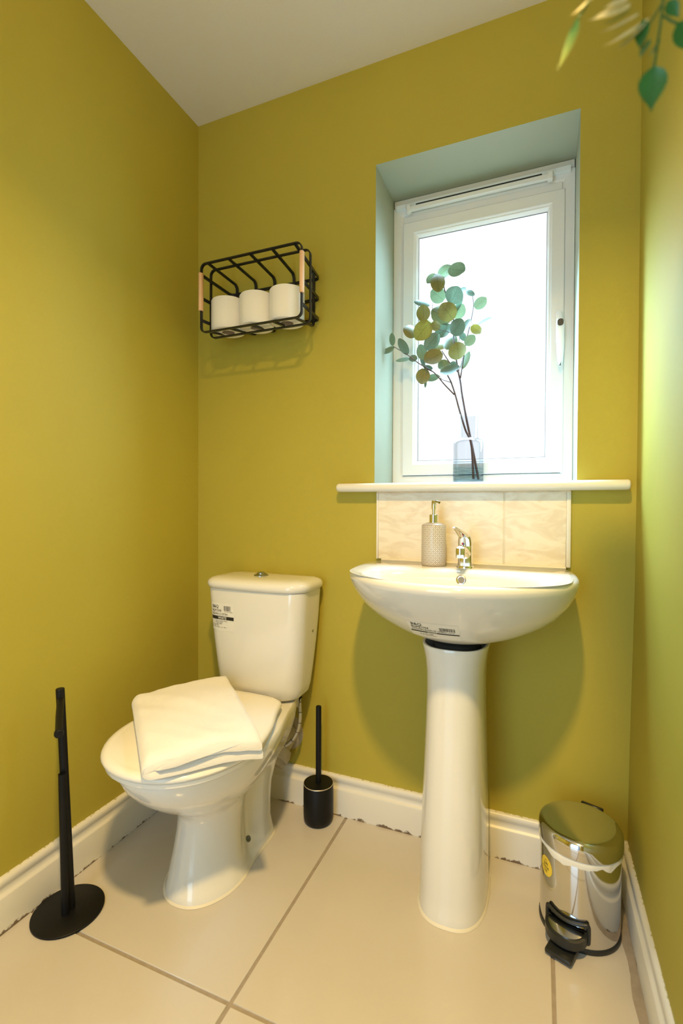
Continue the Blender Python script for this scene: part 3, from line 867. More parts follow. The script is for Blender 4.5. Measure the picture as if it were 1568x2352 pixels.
# soil pipe behind the pan
SPp = thing('waste_pipe', (0.35, -0.03, 0.20), 'dingy white waste pipe behind the toilet bowl', 'pipe')
M_PIPE = simple('dusty_white_pipe', (0.46, 0.41, 0.32), 0.6, var=0.35, vscale=25, bump=0.5, bscale=60)
mesh('pipe', *tube(catmull([(0.372, -.001, .235), (0.369, -.03, .222), (0.362, -.062, .195), (0.357, -.090, .165)], 5), 0.047, 22), M_PIPE, SPp)
mesh('pipe_collar', *tube([(0.364, -.052, .204), (0.361, -.066, .190), (0.359, -.078, .178)], [0.056, 0.060, 0.056], 22), M_PIPE, SPp)
mesh('plaster_patch', *xform(lathe([(0.066, 0), (0.060, 0.004), (0.049, 0.007)], (0, 0, 0), 26), Matrix.Translation((0.372, -0.0002, .235)) @ Matrix.Rotation(PI / 2, 4, 'X')), simple('rough_plaster', (0.42, 0.37, 0.28), 0.9, var=0.4, vscale=40, bump=1.0, bscale=90), SPp, label='rough plaster round the pipe')

# ------------------------------------------------------------------ towel on the lid
ZL = 0.4345
TW0 = Vector((0.139, -0.420, 0)); TW1 = Vector((0.437, -0.682, 0)); TW2 = Vector((0.592, -0.512, 0)); TW3 = Vector((0.268, -0.205, 0))
# cross profile (u from the fold to the open edge, h height): two thick layers joined in a round fold
th = 0.0225
gap = 0.0055
prof = []
Nn = 22
for i in range(Nn + 1): prof.append((1 - i / Nn, 0.0, 0))                     # under side, open edge -> fold
for i in range(1, 12):
    a = -PI / 2 - PI * i / 12
    prof.append((0, (th + gap / 2) + (th + gap / 2) * math.sin(a), math.cos(a) * (th + gap / 2)))
for i in range(Nn + 1): prof.append((i / Nn * 0.985, 2 * th + gap, 0))             # top
prof.append((0.995, 2 * th + gap - 0.004, 0)); prof.append((0.997, th + gap + 0.004, 0)); prof.append((0.985, th + gap, 0))
for i in range(1, Nn): prof.append((0.985 * (1 - i / Nn), th + gap, 0))
prof.append((0.0, th + gap / 2, 0.0))
for i in range(1, Nn): prof.append((i / Nn, th, 0))
prof.append((0.985, th, 0)); prof.append((1.012, th - 0.004, 0)); prof.append((1.014, 0.004, 0))
rings = []
NV = 34
for k in range(NV + 1):
    v = k / NV
    A = TW0.lerp(TW1, v); B = TW3.lerp(TW2, v)
    U = (B - A); L = U.length; Ud = U.normalized()
    ring = []
    for u, h, off in prof:
        uu = u
        p = A + Ud * (uu * L + off)
        # ragged ends: layers not perfectly aligned
        along = (TW1 - TW0).normalized()
        lay_top = 1.0 if h > th + gap / 2 else 0.0
        if k == NV: p += along * (-0.006 * (1 - lay_top) + 0.003 * math.sin(uu * 7))
        if k == 0: p += along * (0.004 * math.sin(uu * 6 + 1))
        if k == 0 and lay_top == 0: p += along * 0.010
        puff = 1 + 0.14 * math.sin(PI * min(1, max(0, u))) + 0.10 * noise.noise((u * 3, v * 4, 1.0))
        taper = 1.0
        if v > 0.93: taper = 1 - 0.18 * ((v - 0.93) / 0.07) ** 2
        if v < 0.07: taper = 1 - 0.30 * ((0.07 - v) / 0.07) ** 2
        z = ZL + h * puff * taper + (0.0022 * noise.noise((p.x * 28 + p.y * 10, p.y * 34, h * 20)) + 0.0035 * noise.noise((p.x * 10, p.y * 22, 0))) * (1.0 if h > th else 0.15)
        # hang over the rim of the lid
        inside = 1.0
        dx = (p.x - TX - .008) / 0.200; dy = (p.y + 0.43) / 0.250
        rr = (abs(dx) ** 2.3 + abs(dy) ** 2.3) ** (1 / 2.3)
        if rr > 1.0: z -= 0.30 * (rr - 1.0) ** 1.35 * 0.20
        ring.append((p.x, p.y, z))
    rings.append(ring)
TWL = mesh('folded_towel', *loft(rings), M_TOWEL, None, sharp=70, origin=(0.36, -0.46, ZL))
setprops(TWL, 'folded thick white bath towel lying on the toilet lid', 'towel')

# ------------------------------------------------------------------ wash basin
BX = 0.975
B = thing('wash_basin', (BX, -0.2, 0), 'white ceramic wash basin on a full pedestal under the window', 'basin')
def bw(s): return [(0, .266 * s), (.12, .282 * s), (.3, .2885 * s), (.5, .2885 * s), (1, .2885 * s)]
def bp_(z, yb, yf, s, tf=.34, tb=.05): return plan(BX, yb, yf, bw(s), z, tf, tb, 2.05, 2.2, 34)
out = [(.664, -.130, -.235, .20), (.667, -.115, -.250, .29), (.674, -.095, -.268, .40), (.686, -.072, -.290, .53), (.702, -.052, -.312, .66), (.722, -.036, -.338, .775), (.745, -.024, -.364, .865), (.770, -.015, -.390, .93), (.795, -.009, -.414, .972), (.813, -.005, -.428, .992), (.824, -.002, -.4345, 1.0), (.8315, -.002, -.434, .996), (.8362, -.003, -.429, .982), (.8385, -.004, -.423, .965)]
inn = [(.8388, -.100, -.4165, .935), (.8378, -.126, -.412, .870), (.8350, -.139, -.408, .812), (.8280, -.146, -.404, .770), (.814, -.150, -.399, .742), (.80, -.155, -.392, .715), (.775, -.167, -.378, .655), (.75, -.183, -.358, .56), (.732, -.201, -.335, .44), (.722, -.222, -.305, .28), (.719, -.245, -.285, .10)]
rings = [bp_(z, yb, yf, s, tf=.36 if z > .7 else .4, tb=.05 + (.838 - z) * 1.2) for z, yb, yf, s in out] + [bp_(z, yb, yf, s, tf=.42, tb=.18) for z, yb, yf, s in inn]
BOWL = mesh('bowl', *loft(rings), M_CERAMIC, B, sharp=75)
bvb = bvh_of(BOWL)
# overflow ring
hit, nn_, _, _ = bvb.ray_cast(Vector((0.9815, -0.30, 0.812)), Vector((0, 1, 0)))
print('overflow hit', hit)
mt = Matrix.Translation(hit) @ nn_.to_track_quat('Z', 'Y').to_matrix().to_4x4()
OV = mesh('overflow_ring', *xform(lathe([(0.0142, -0.002), (0.0142, 0.0014), (0.0128, 0.0032), (0.0105, 0.0036), (0.0088, 0.0022), (0.0086, -0.002)], (0, 0, 0), 28, False, False), mt), M_CHROME, BOWL, label='chrome overflow ring')
mesh('overflow_hole', *xform(lathe([(0.0082, -0.0005), (0.0082, 0.0004)], (0, 0, 0), 24), mt), simple('overflow_grey', (0.22, 0.20, 0.18), 0.6), BOWL)
# waste in the bowl
mesh('plug', *lathe([(0.021, 0.0), (0.021, 0.003), (0.018, 0.004), (0.008, 0.005)], (BX, -.265, .7188), 28), M_CHROME, BOWL)
# pedestal
PX = 0.972
def ped(z, hw, yf, yb=-.095): return plan(PX, yb, yf, [(0, hw * .97), (.3, hw), (.5, hw), (1, hw)], z, .35, .04, 2.6, 3, 26)
pz = [(0, .0850, -.308), (.006, .0855, -.309), (.02, .0830, -.305), (.06, .0825, -.302), (.15, .0820, -.296), (.25, .0800, -.288), (.35, .0770, -.279), (.45, .0740, -.270), (.53, .0725, -.264), (.58, .0735, -.263), (.615, .0770, -.265), (.640, .0820, -.269), (.652, .0845, -.271), (.6555, .0840, -.270)]
PIN = [(.6550, .0780, -.263), (.62, .070, -.255), (.55, .066, -.25)]
PED = mesh('pedestal', *loft([ped(*a) for a in pz] + [ped(z, hw, yf, -.105) for z, hw, yf in PIN]), M_CERAMIC, B, sharp=70)
mesh('pedestal_hollow', *loft([ped(.60, .060, -.24, -.11), ped(.655, .060, -.235, -.11), ped(.662, .050, -.225, -.12)]), M_DARK, PED)
mesh('pedestal_sealant', *loft([ped(.0004, .0895, -.3135, -.0935), ped(.004, .0880, -.3115, -.094), ped(.0065, .0850, -.3085, -.095)], False, False), M_SEAL, PED)
# back sealant against the tiles
bs = [(0.715 + 0.525 * i / 40, -0.0105, .8405 + .0008 * noise.noise((i * .7, 2, 0))) for i in range(41)]
mesh('back_sealant', *tube(bs, 0.0042, 8), M_SEAL, BOWL)
# printed label on the bowl front
F_B = ((0.8800, -0.60, 0.0), (0.995, -0.10, 0), (0, 0, 1), (0, 1, 0))
def bl(p): return ([(x, y + 0.0 - 0.155 * max(0, 0) ) for x, y in p[0]], p[1])
def tall(p): return [(x, 0.6890 + (y - 0.6935) * 1.42) for x, y in p[0]], p[1]
LB2 = mesh('label', *lay(tall(rect_vf(0.002, 0.126, 0.6935, 0.728, 16, 8)), bvb, F_B, 0.0004), M_STICKER, B, label='white printed product label under the rim')
ip = [text_vf('B&Q', 0.0074, 0.011, 0.7205, 0.00008, 1.9), text_vf('BQPB1054', 0.0062, 0.010, 0.7148, 0.00002, 1.6), text_vf('DOOMIN BASIN 55 (1TH)', 0.0052, 0.010, 0.7098, 0, 1.4),
      rect_vf(0.005, 0.124, 0.7050, 0.7078, 24, 1)]
xb = 0.080
while xb < 0.117:
    w = random.choice((0.0007, 0.0007, 0.0012, 0.002))
    ip.append(rect_vf(xb, xb + w, 0.7135, 0.7205)); xb += w + random.choice((0.0007, 0.0009, 0.0014))
ip += [text_vf('5 021196 106139', 0.0034, 0.078, 0.7100, 0, 1.5), text_vf('C E', 0.0048, 0.026, 0.6985, 0, 1.6), text_vf('EN 14688', 0.0032, 0.040, 0.7008, 0, 1.6), text_vf('Ceramic basin', 0.0030, 0.040, 0.6975, 0, 1.6)]
mesh('printing', *joinvf([lay(tall(p), bvb, F_B, 0.0008) for p in ip]), M_INK, LB2, smooth=False)
mesh('white_lettering', *lay(tall(text_vf('WHITE', 0.0032, 0.048, 0.7053, 0.00005, 2.4)), bvb, F_B, 0.0012), M_STICKER, LB2, smooth=False, label='white word on the black bar')

# ------------------------------------------------------------------ mixer tap
ZD = 0.8382
TPX, TPY = 0.9835, -0.092
TP = thing('mixer_tap', (TPX, TPY, ZD), 'chrome single-lever mixer tap at the back of the basin', 'tap')
mesh('base', *lathe([(0.0235, 0), (0.0235, 0.0045), (0.0225, 0.006), (0.0205, 0.0065)], (TPX, TPY, ZD), 32), M_CHROME, TP)
mesh('body', *lathe([(0.0205, 0.0062), (0.0200, 0.02), (0.0195, 0.04), (0.0195, 0.058), (0.0188, 0.060)], (TPX, TPY, ZD), 32), M_CHROME, TP)
spn = catmull([(TPX, TPY, ZD + .036), (TPX, TPY - .030, ZD + .046), (TPX - .001, TPY - .058, ZD + .054), (TPX - .001, TPY - .082, ZD + .054)], 5)
mesh('spout', *tube(spn, [0.0165 - 0.0045 * i / (len(spn) - 1) for i in range(len(spn))], 18), M_CHROME, TP)
mesh('aerator', *lathe([(0.0118, 0.013), (0.0125, 0.009), (0.0125, -0.002), (0.0118, -0.012), (0.0100, -0.013), (0.0095, -0.009)], (TPX - .001, TPY - .083, ZD + .048), 24), M_CHROME, TP)
lvz = [(0.0198, .061, 0, 0.0200), (0.0200, .070, -.001, 0.0200), (0.0190, .080, -.004, 0.0195), (0.0160, .089, -.009, 0.0170), (0.0105, .095, -.014, 0.0120)]
LEV = mesh('lever', *joinvf([loft([[(TPX + rx * math.cos(2 * PI * j / 28), TPY + dy + ry * math.sin(2 * PI * j / 28), ZD + z) for j in range(28)] for rx, z, dy, ry in lvz]),
       loft([[(TPX + sx + a, TPY + y, ZD + z + b) for a, b in rrect(w, t_, min(w, t_) * .95, 3)] for y, z, w, t_, sx in ((-.004, .082, .0165, .008, 0), (-.020, .090, .0150, .0065, -.002), (-.040, .098, .0120, .0045, -.006), (-.060, .1065, .0085, .003, -.011), (-.078, .113, .0060, .0022, -.016), (-.086, .1145, .003, .0016, -.018))])]), M_CHROME, TP)
def badge(m, flip):
    V = [(0, 0)] + [(0.0042 * math.cos(a), 0.0042 * math.sin(a)) for a in [(-PI / 2 + PI * k / 10) + (PI if flip else 0) for k in range(11)]]
    return [(TPX - .003 + x, TPY - 0.0208, ZD + .068 + y) for x, y in V], [(0, k, k + 1) for k in range(1, 11)]
mesh('hot_mark', *badge(None, True), simple('red_mark', (0.6, 0.02, 0.04), 0.4), LEV, smooth=False, label='red hot mark')
mesh('cold_mark', *badge(None, False), simple('blue_mark', (0.02, 0.10, 0.35), 0.4), LEV, smooth=False, label='blue cold mark')

# ------------------------------------------------------------------ soap dispenser
SXx, SYy = 0.8915, -0.074
SD = thing('soap_dispenser', (SXx, SYy, ZD), 'beige petal-patterned soap bottle with chrome pump beside the tap', 'soap dispenser')
mesh('bottle', *lathe([(0.030, 0), (0.0330, 0.0012), (0.0342, 0.004), (0.0345, 0.06), (0.0345, 0.1135), (0.0335, 0.1165), (0.030, 0.1192), (0.020, 0.1225), (0.015, 0.1235)], (SXx, SYy, ZD), 48), M_LATTICE, SD)
mesh('collar', *lathe([(0.0152, 0.1232), (0.0152, 0.1245), (0.0132, 0.1250), (0.0132, 0.1455), (0.0120, 0.1465)], (SXx, SYy, ZD), 32), M_CHROME, SD)
mesh('pump_head', *lathe([(0.0048, 0.1460), (0.0048, 0.1605), (0.0068, 0.1610), (0.0068, 0.1850), (0.0058, 0.1862)], (SXx, SYy, ZD), 28), M_CHROME, SD)
nzp = catmull([(SXx, SYy, ZD + .1825), (SXx + .010, SYy - .008, ZD + .1830), (SXx + .019, SYy - .015, ZD + .1800)], 4)
mesh('nozzle', *tube(nzp, [0.0050 - 0.0018 * i / (len(nzp) - 1) for i in range(len(nzp))], 14), M_CHROME, SD)

# ------------------------------------------------------------------ vase and eucalyptus
VX, VY, VZ = 0.9585, 0.136, ZS1
def vase_mat():
    m, t, b = nt('clear_vase_with_etched_waves')
    L = t.links.new
    tc = t.nodes.new('ShaderNodeTexCoord')
    sp = t.nodes.new('ShaderNodeSeparateXYZ'); L(tc.outputs['Object'], sp.inputs[0])
    n = t.nodes.new('ShaderNodeTexNoise'); n.inputs['Scale'].default_value = 14; L(tc.outputs['Object'], n.inputs['Vector'])
    k = t.nodes.new('ShaderNodeMath'); k.operation = 'MULTIPLY_ADD'; k.inputs[1].default_value = 0.016; k.inputs[2].default_value = 0.0
    L(n.outputs['Fac'], k.inputs[0])
    a = t.nodes.new('ShaderNodeMath'); a.operation = 'ADD'; L(sp.outputs['Z'], a.inputs[0]); L(k.outputs[0], a.inputs[1])
    band = t.nodes.new('ShaderNodeMath'); band.operation = 'LESS_THAN'; band.inputs[1].default_value = 0.066; L(a.outputs[0], band.inputs[0])
    mul = t.nodes.new('ShaderNodeMath'); mul.operation = 'MULTIPLY'; mul.inputs[1].default_value = 90; L(a.outputs[0], mul.inputs[0])
    fr = t.nodes.new('ShaderNodeMath'); fr.operation = 'FRACT'; L(mul.outputs[0], fr.inputs[0])
    ln = t.nodes.new('ShaderNodeMath'); ln.operation = 'LESS_THAN'; ln.inputs[1].default_value = 0.16; L(fr.outputs[0], ln.inputs[0])
    l2 = t.nodes.new('ShaderNodeMath'); l2.operation = 'MULTIPLY'; L(ln.outputs[0], l2.inputs[0]); L(band.outputs[0], l2.inputs[1])
    c1 = t.nodes.new('ShaderNodeMix'); c1.data_type = 'RGBA'; c1.inputs[6].default_value = (0.900, 0.895, 0.905, 1); c1.inputs[7].default_value = (0.82, 0.87, 0.88, 1); L(band.outputs[0], c1.inputs[0])
    c2 = t.nodes.new('ShaderNodeMix'); c2.data_type = 'RGBA'; L(c1.outputs[2], c2.inputs[6]); c2.inputs[7].default_value = (0.64, 0.72, 0.75, 1); L(l2.outputs[0], c2.inputs[0])
    tr = t.nodes.new('ShaderNodeBsdfTransparent')
    lw = t.nodes.new('ShaderNodeLayerWeight'); lw.inputs['Blend'].default_value = 0.12
    ed = t.nodes.new('ShaderNodeMix'); ed.data_type = 'RGBA'; ed.inputs[7].default_value = (0.80, 0.82, 0.86, 1)
    L(lw.outputs['Facing'], ed.inputs[0]); L(c2.outputs[2], ed.inputs[6]); L(ed.outputs[2], tr.inputs['Color'])
    gl = t.nodes.new('ShaderNodeBsdfGlossy'); gl.inputs['Roughness'].default_value = 0.03
    fr2 = t.nodes.new('ShaderNodeFresnel'); fr2.inputs['IOR'].default_value = 1.35
    ms = t.nodes.new('ShaderNodeMixShader'); fm = t.nodes.new('ShaderNodeMath'); fm.operation = 'MULTIPLY'; fm.inputs[1].default_value = 0.30; L(fr2.outputs[0], fm.inputs[0]); L(fm.outputs[0], ms.inputs[0]); L(tr.outputs[0], ms.inputs[1]); L(gl.outputs[0], ms.inputs[2])
    L(ms.outputs[0], t.nodes['Material Output'].inputs['Surface'])
    return m
VASE = thing('glass_vase', (VX, VY, VZ), 'clear glass bottle vase with wavy tinted foot on the window sill', 'vase')
mesh('bottle', *lathe([(0.040, 0.0), (0.0455, 0.002), (0.0478, 0.007), (0.0480, 0.030), (0.0480, 0.128), (0.0465, 0.137), (0.042, 0.143), (0.034, 0.1465), (0.0308, 0.1485), (0.0305, 0.152), (0.0305, 0.222), (0.0300, 0.2235), (0.0288, 0.2225), (0.0288, 0.150), (0.033, 0.1440), (0.041, 0.1400), (0.0450, 0.134), (0.0460, 0.126), (0.0460, 0.012), (0.042, 0.009), (0.01, 0.0085)], (VX, VY, VZ), 48), vase_mat(), VASE)

def leaf_mesh(width_ratio, curl, seed, pointed=0.0):
    """unit leaf along +X, 1 long, width ratio, cupped; uv x along, y across"""
    r = random.Random(seed)
    nx, ny = 7, 4
    V, F, UV = [], [], []
    for i in range(nx + 1):
        t = i / nx
        s = math.sin(PI * min(1, (t * 0.94 + 0.03))) ** 0.50
        if pointed: s = (math.sin(PI * t ** 0.75) ** 0.9) * (1 - pointed * t ** 3)
        for j in range(ny + 1):
            w = (j / ny - 0.5) * 2
            y = w * width_ratio * 0.5 * s
            x = t + (0.04 * (1 - w * w) if i == nx else 0)
            z = curl * (t - 0.5) ** 2 - curl * 0.25 + 0.35 * curl * w * w * s * width_ratio
            V.append((x, y, z)); UV.append((t, j / ny))
    for i in range(nx):
        for j in range(ny):
            a = i * (ny + 1) + j
            F.append((a, a + ny + 1, a + ny + 2, a + 1))
    return V, F, UV
def leaf(parent, base, tip, width, mat, tilt, curl, seed, pointed=0.0, name='leaf'):
    base = Vector(base); tip = Vector(tip)
    ax = tip - base
    L = ax.length
    ax.normalize()
    # leaf normal roughly towards the room, tilted about its axis
    nrm = Vector((0.1, -1, 0.25))
    nrm = (nrm - ax * nrm.dot(ax)).normalized()
    nrm = (Matrix.Rotation(tilt, 3, ax) @ nrm)
    side = nrm.cross(ax)
    V, F, UV = leaf_mesh(width / L, curl, seed, pointed)
    P = [base + ax * (v[0] * L) + side * (v[1] * L) + nrm * (v[2] * L) for v in V]
    off = ORIGIN[parent.name]
    me = bpy.data.meshes.new(name)
    me.from_pydata([tuple(p - off) for p in P], [], F)
    ul = me.uv_layers.new(name='UVMap')
    for lp in me.loops: ul.data[lp.index].uv = UV[lp.vertex_index]
    me.polygons.foreach_set('use_smooth', [True] * len(me.polygons))
    me.materials.append(mat)
    o = bpy.data.objects.new(name, me)
    o.parent = parent
    COL.objects.link(o)
    return o
EB1 = thing('eucalyptus_branch', (0.968, 0.136, 1.089), 'taller eucalyptus branch with round leaves, leaning upright in the vase', 'branch', 'eucalyptus branches in the vase')
EB2 = thing('eucalyptus_branch', (0.955, 0.132, 1.089), 'lower eucalyptus branch reaching left across the window reveal', 'branch', 'eucalyptus branches in the vase')
STEMS1 = [([(0.9895, 0.15, 1.0947), (0.9616, 0.1475, 1.2359), (0.9477, 0.145, 1.3063), (0.9362, 0.1425, 1.372), (0.9317, 0.14, 1.4091), (0.925, 0.1375, 1.4417), (0.9157, 0.135, 1.5026), (0.9088, 0.1325, 1.5678), (0.9063, 0.13, 1.6509), (0.8808, 0.1275, 1.7098), (0.8787, 0.125, 1.751)], 0.0042, 0.0017), ([(0.9319, 0.138, 1.4225), (0.9476, 0.1347, 1.5265), (0.9633, 0.1315, 1.597), (0.9723, 0.1282, 1.6448), (0.9694, 0.125, 1.6759)], 0.0023, 0.0011), ([(0.9165, 0.13, 1.501), (0.9351, 0.125, 1.5619), (0.9603, 0.12, 1.598)], 0.001, 0.0006), ([(0.9071, 0.127, 1.6033), (0.847, 0.1225, 1.6477), (0.844, 0.118, 1.6698)], 0.001, 0.0006), ([(0.8787, 0.125, 1.7463), (0.8992, 0.1, 1.7638)], 0.0009, 0.0006), ([(0.8787, 0.125, 1.751), (0.8515, 0.12, 1.7629)], 0.0009, 0.0006), ([(0.9258, 0.132, 1.4402), (0.9013, 0.126, 1.4691), (0.8742, 0.12, 1.5123)], 0.0024, 0.0014), ([(0.9728, 0.125, 1.6435), (0.9795, 0.125, 1.6357)], 0.0007, 0.0005), ([(0.9642, 0.125, 1.5946), (0.9814, 0.12, 1.5723)], 0.0007, 0.0005), ([(0.9095, 0.128, 1.5662), (0.8486, 0.1165, 1.5891), (0.8368, 0.105, 1.6054)], 0.0009, 0.0005), ([(0.9258, 0.132, 1.4402), (0.9375, 0.1285, 1.4705), (0.9402, 0.125, 1.4876)], 0.001, 0.0006)]
STEMS2 = [([(0.9771, 0.122, 1.0953), (0.9695, 0.1233, 1.2048), (0.951, 0.1247, 1.2518), (0.9322, 0.126, 1.3132), (0.9179, 0.1273, 1.3656), (0.9036, 0.1287, 1.409), (0.8916, 0.13, 1.4338)], 0.004, 0.0022), ([(0.9139, 0.129, 1.3686), (0.8813, 0.1232, 1.4051), (0.8494, 0.1174, 1.4442), (0.8028, 0.1116, 1.4757), (0.7653, 0.1058, 1.5067), (0.7175, 0.1, 1.5391)], 0.0023, 0.0011), ([(0.9033, 0.13, 1.4093), (0.8762, 0.125, 1.42), (0.8677, 0.12, 1.4313)], 0.0012, 0.0006), ([(0.8492, 0.118, 1.4444), (0.8191, 0.114, 1.4629), (0.8175, 0.11, 1.4878)], 0.0009, 0.0005), ([(0.8808, 0.126, 1.4058), (0.8701, 0.12, 1.4241)], 0.001, 0.0006), ([(0.8309, 0.115, 1.4572), (0.8235, 0.11, 1.4355)], 0.0008, 0.0005), ([(0.7843, 0.108, 1.4909), (0.7705, 0.105, 1.494)], 0.0008, 0.0005)]
for EB, stems in ((EB1, STEMS1), (EB2, STEMS2)):
    for pts, r0, r1 in stems:
        c = catmull(pts, 5)
        mesh('stem', *tube(c, [r0 + (r1 - r0) * i / (len(c) - 1) for i in range(len(c))], 7), M_TWIG, EB)
LEAVES = [
 ((0.8974, 0.11, 1.7687), (0.9489, 0.0893, 1.7433), 0.0494, 'g', 1, 0.22, 0.21),
 ((0.8545, 0.1524, 1.7695), (0.8976, 0.1485, 1.7931), 0.0379, 'g', 1, 0.38, -0.33),
 ((0.8502, 0.131, 1.7679), (0.8234, 0.1301, 1.7439), 0.0345, 'g', 1, 0.13, 0.28),
 ((0.8582, 0.11, 1.7573), (0.8711, 0.0817, 1.6889), 0.046, 'o', 1, -0.03, -0.18),
 ((0.8774, 0.1345, 1.6804), (0.8383, 0.1281, 1.7146), 0.0489, 'g', 1, -0.44, -0.2),
 ((0.9027, 0.11, 1.6567), (0.9314, 0.0842, 1.6926), 0.0589, 't', 1, 0.37, 0.19),
 ((0.9287, 0.1172, 1.6839), (0.9492, 0.1141, 1.6998), 0.0314, 't', 1, -0.33, 0.08),
 ((0.9513, 0.1157, 1.691), (0.9778, 0.1007, 1.6671), 0.0171, 't', 1, 0.33, -0.2),
 ((0.9779, 0.1197, 1.6339), (1.0107, 0.1194, 1.6603), 0.0353, 'g', 1, 0.34, -0.15),
 ((0.827, 0.1533, 1.6789), (0.7771, 0.1464, 1.696), 0.0262, 't', 1, 0.16, -0.21),
 ((0.8167, 0.11, 1.6123), (0.8176, 0.0941, 1.6577), 0.0449, 'o', 1, 0.17, 0.33),
 ((0.8985, 0.1502, 1.6197), (0.8387, 0.1397, 1.6553), 0.0639, 'd', 1, -0.12, -0.23),
 ((0.9122, 0.11, 1.6049), (0.8804, 0.0822, 1.6458), 0.0589, 'o', 1, -0.39, -0.14),
 ((0.9109, 0.1371, 1.618), (0.9403, 0.1222, 1.652), 0.0461, 'g', 1, 0.16, -0.11),
 ((0.9143, 0.1239, 1.6289), (0.9385, 0.1212, 1.6739), 0.016, 't', 1, -0.02, -0.13),
 ((0.7954, 0.11, 1.5753), (0.7562, 0.0872, 1.587), 0.0533, 'o', 1, 0.18, -0.31),
 ((0.8357, 0.11, 1.6073), (0.7968, 0.0946, 1.5513), 0.0589, 'y', 1, -0.43, 0.17),
 ((0.8372, 0.148, 1.6109), (0.7968, 0.1333, 1.6353), 0.0377, 'y', 1, 0.26, -0.09),
 ((0.8659, 0.136, 1.6028), (0.8382, 0.1212, 1.5945), 0.0334, 'o', 1, -0.41, -0.22),
 ((0.846, 0.153, 1.578), (0.9002, 0.1409, 1.5951), 0.0437, 't', 1, 0.23, 0.3),
 ((0.9103, 0.11, 1.5556), (0.9417, 0.0941, 1.5937), 0.0589, 't', 1, -0.14, -0.1),
 ((0.9361, 0.1336, 1.5715), (0.9612, 0.1302, 1.6038), 0.0316, 't', 1, -0.35, 0.17),
 ((0.9783, 0.1459, 1.5815), (1.0276, 0.1438, 1.6037), 0.036, 'g', 1, -0.42, 0.31),
 ((0.9702, 0.1141, 1.5786), (0.9957, 0.1042, 1.5471), 0.0313, 'y', 1, 0.1, 0.29),
 ((0.9489, 0.1253, 1.5235), (0.9758, 0.1242, 1.5494), 0.0355, 'g', 1, 0.04, -0.13),
 ((0.8613, 0.1243, 1.5713), (0.824, 0.1119, 1.5205), 0.0457, 't', 1, -0.38, -0.25),
 ((0.8796, 0.141, 1.525), (0.912, 0.141, 1.5632), 0.0578, 'd', 1, -0.3, -0.32),
 ((0.8339, 0.1544, 1.544), (0.8831, 0.1474, 1.5336), 0.032, 'o', 2, -0.08, -0.18),
 ((0.931, 0.1367, 1.5709), (0.9453, 0.1341, 1.5405), 0.0219, 't', 1, -0.04, -0.05),
 ((0.929, 0.11, 1.4755), (0.9287, 0.0808, 1.519), 0.0606, 'o', 1, 0.37, -0.33),
 ((0.8124, 0.1322, 1.4946), (0.8006, 0.1298, 1.5429), 0.0373, 'g', 2, -0.33, 0.16),
 ((0.8761, 0.11, 1.5045), (0.8258, 0.0942, 1.4755), 0.0617, 'o', 1, 0.12, 0.2),
 ((0.7642, 0.11, 1.5104), (0.7423, 0.0816, 1.5541), 0.0292, 't', 2, -0.06, -0.25),
 ((0.712, 0.11, 1.5453), (0.7144, 0.0927, 1.5802), 0.0213, 'g', 2, -0.18, -0.03),
 ((0.7171, 0.11, 1.5398), (0.68, 0.095, 1.5181), 0.0292, 'g', 2, 0.32, 0.33),
 ((0.7664, 0.1304, 1.5016), (0.7212, 0.1227, 1.4972), 0.0184, 'g', 2, 0.21, -0.01),
 ((0.7927, 0.1231, 1.5014), (0.7681, 0.1142, 1.4945), 0.0228, 't', 2, -0.32, -0.09),
 ((0.81, 0.1545, 1.4745), (0.7976, 0.1539, 1.5168), 0.0146, 't', 2, 0.11, -0.0),
 ((0.8166, 0.1252, 1.4614), (0.8104, 0.1116, 1.4098), 0.0469, 'o', 2, -0.2, 0.2),
 ((0.8163, 0.149, 1.4339), (0.863, 0.1395, 1.4352), 0.0244, 'g', 2, 0.26, 0.19),
 ((0.8105, 0.1413, 1.4734), (0.8406, 0.1362, 1.4617), 0.0173, 't', 2, 0.23, -0.1),
 ((0.8939, 0.1417, 1.4788), (0.8631, 0.1309, 1.4604), 0.0434, 'd', 1, -0.01, 0.19),
 ((0.8719, 0.11, 1.4424), (0.9344, 0.0904, 1.4445), 0.0393, 't', 1, -0.19, 0.31),
 ((0.9361, 0.1392, 1.4527), (0.9593, 0.1329, 1.5015), 0.0289, 'g', 1, -0.44, 0.03),
 ((0.9091, 0.1213, 1.4577), (0.9166, 0.1164, 1.4717), 0.0228, 't', 1, -0.03, 0.22),
 ((0.8186, 0.1391, 1.4289), (0.817, 0.1361, 1.4021), 0.0081, 'g', 2, -0.14, 0.1)]
for i, (b0, t0, w, tone, br, tilt, curl) in enumerate(LEAVES):
    leaf(EB1 if br == 1 else EB2, b0, t0, w, LEAFM[tone], tilt, curl, i)

# ------------------------------------------------------------------ wall basket and toilet rolls
BK = thing('wire_basket', (0.322, 0, 1.69), 'black wire wall basket with two wooden handles above the toilet', 'basket')
FL = [(-0.5, -0.5), (0.5, -0.5), (0.5, 0.5), (-0.5, 0.5)]
def strip(pts, w, t, up):
    return tube(pts, 1.0, sec=[(a * w, b * t) for a, b in FL], up=up)
def flat_ring(x0, x1, z0, z1, y, r, w, t):
    """flat bar bent to a rounded rectangle, wide face looking outward"""
    cx, cz_ = (x0 + x1) / 2, (z0 + z1) / 2
    rings = []
    base = rrect((x1 - x0) / 2, (z1 - z0) / 2, r, 6)
    inner = rrect((x1 - x0) / 2 - t, (z1 - z0) / 2 - t, r - t, 6)
    R_ = []
    for (a, b), (c, d) in zip(base, inner):
        R_.append([(cx + a, y - w / 2, cz_ + b), (cx + a, y + w / 2, cz_ + b), (cx + c, y + w / 2, cz_ + d), (cx + c, y - w / 2, cz_ + d)])
    R_.append(R_[0])
    return loft(R_, False, False)
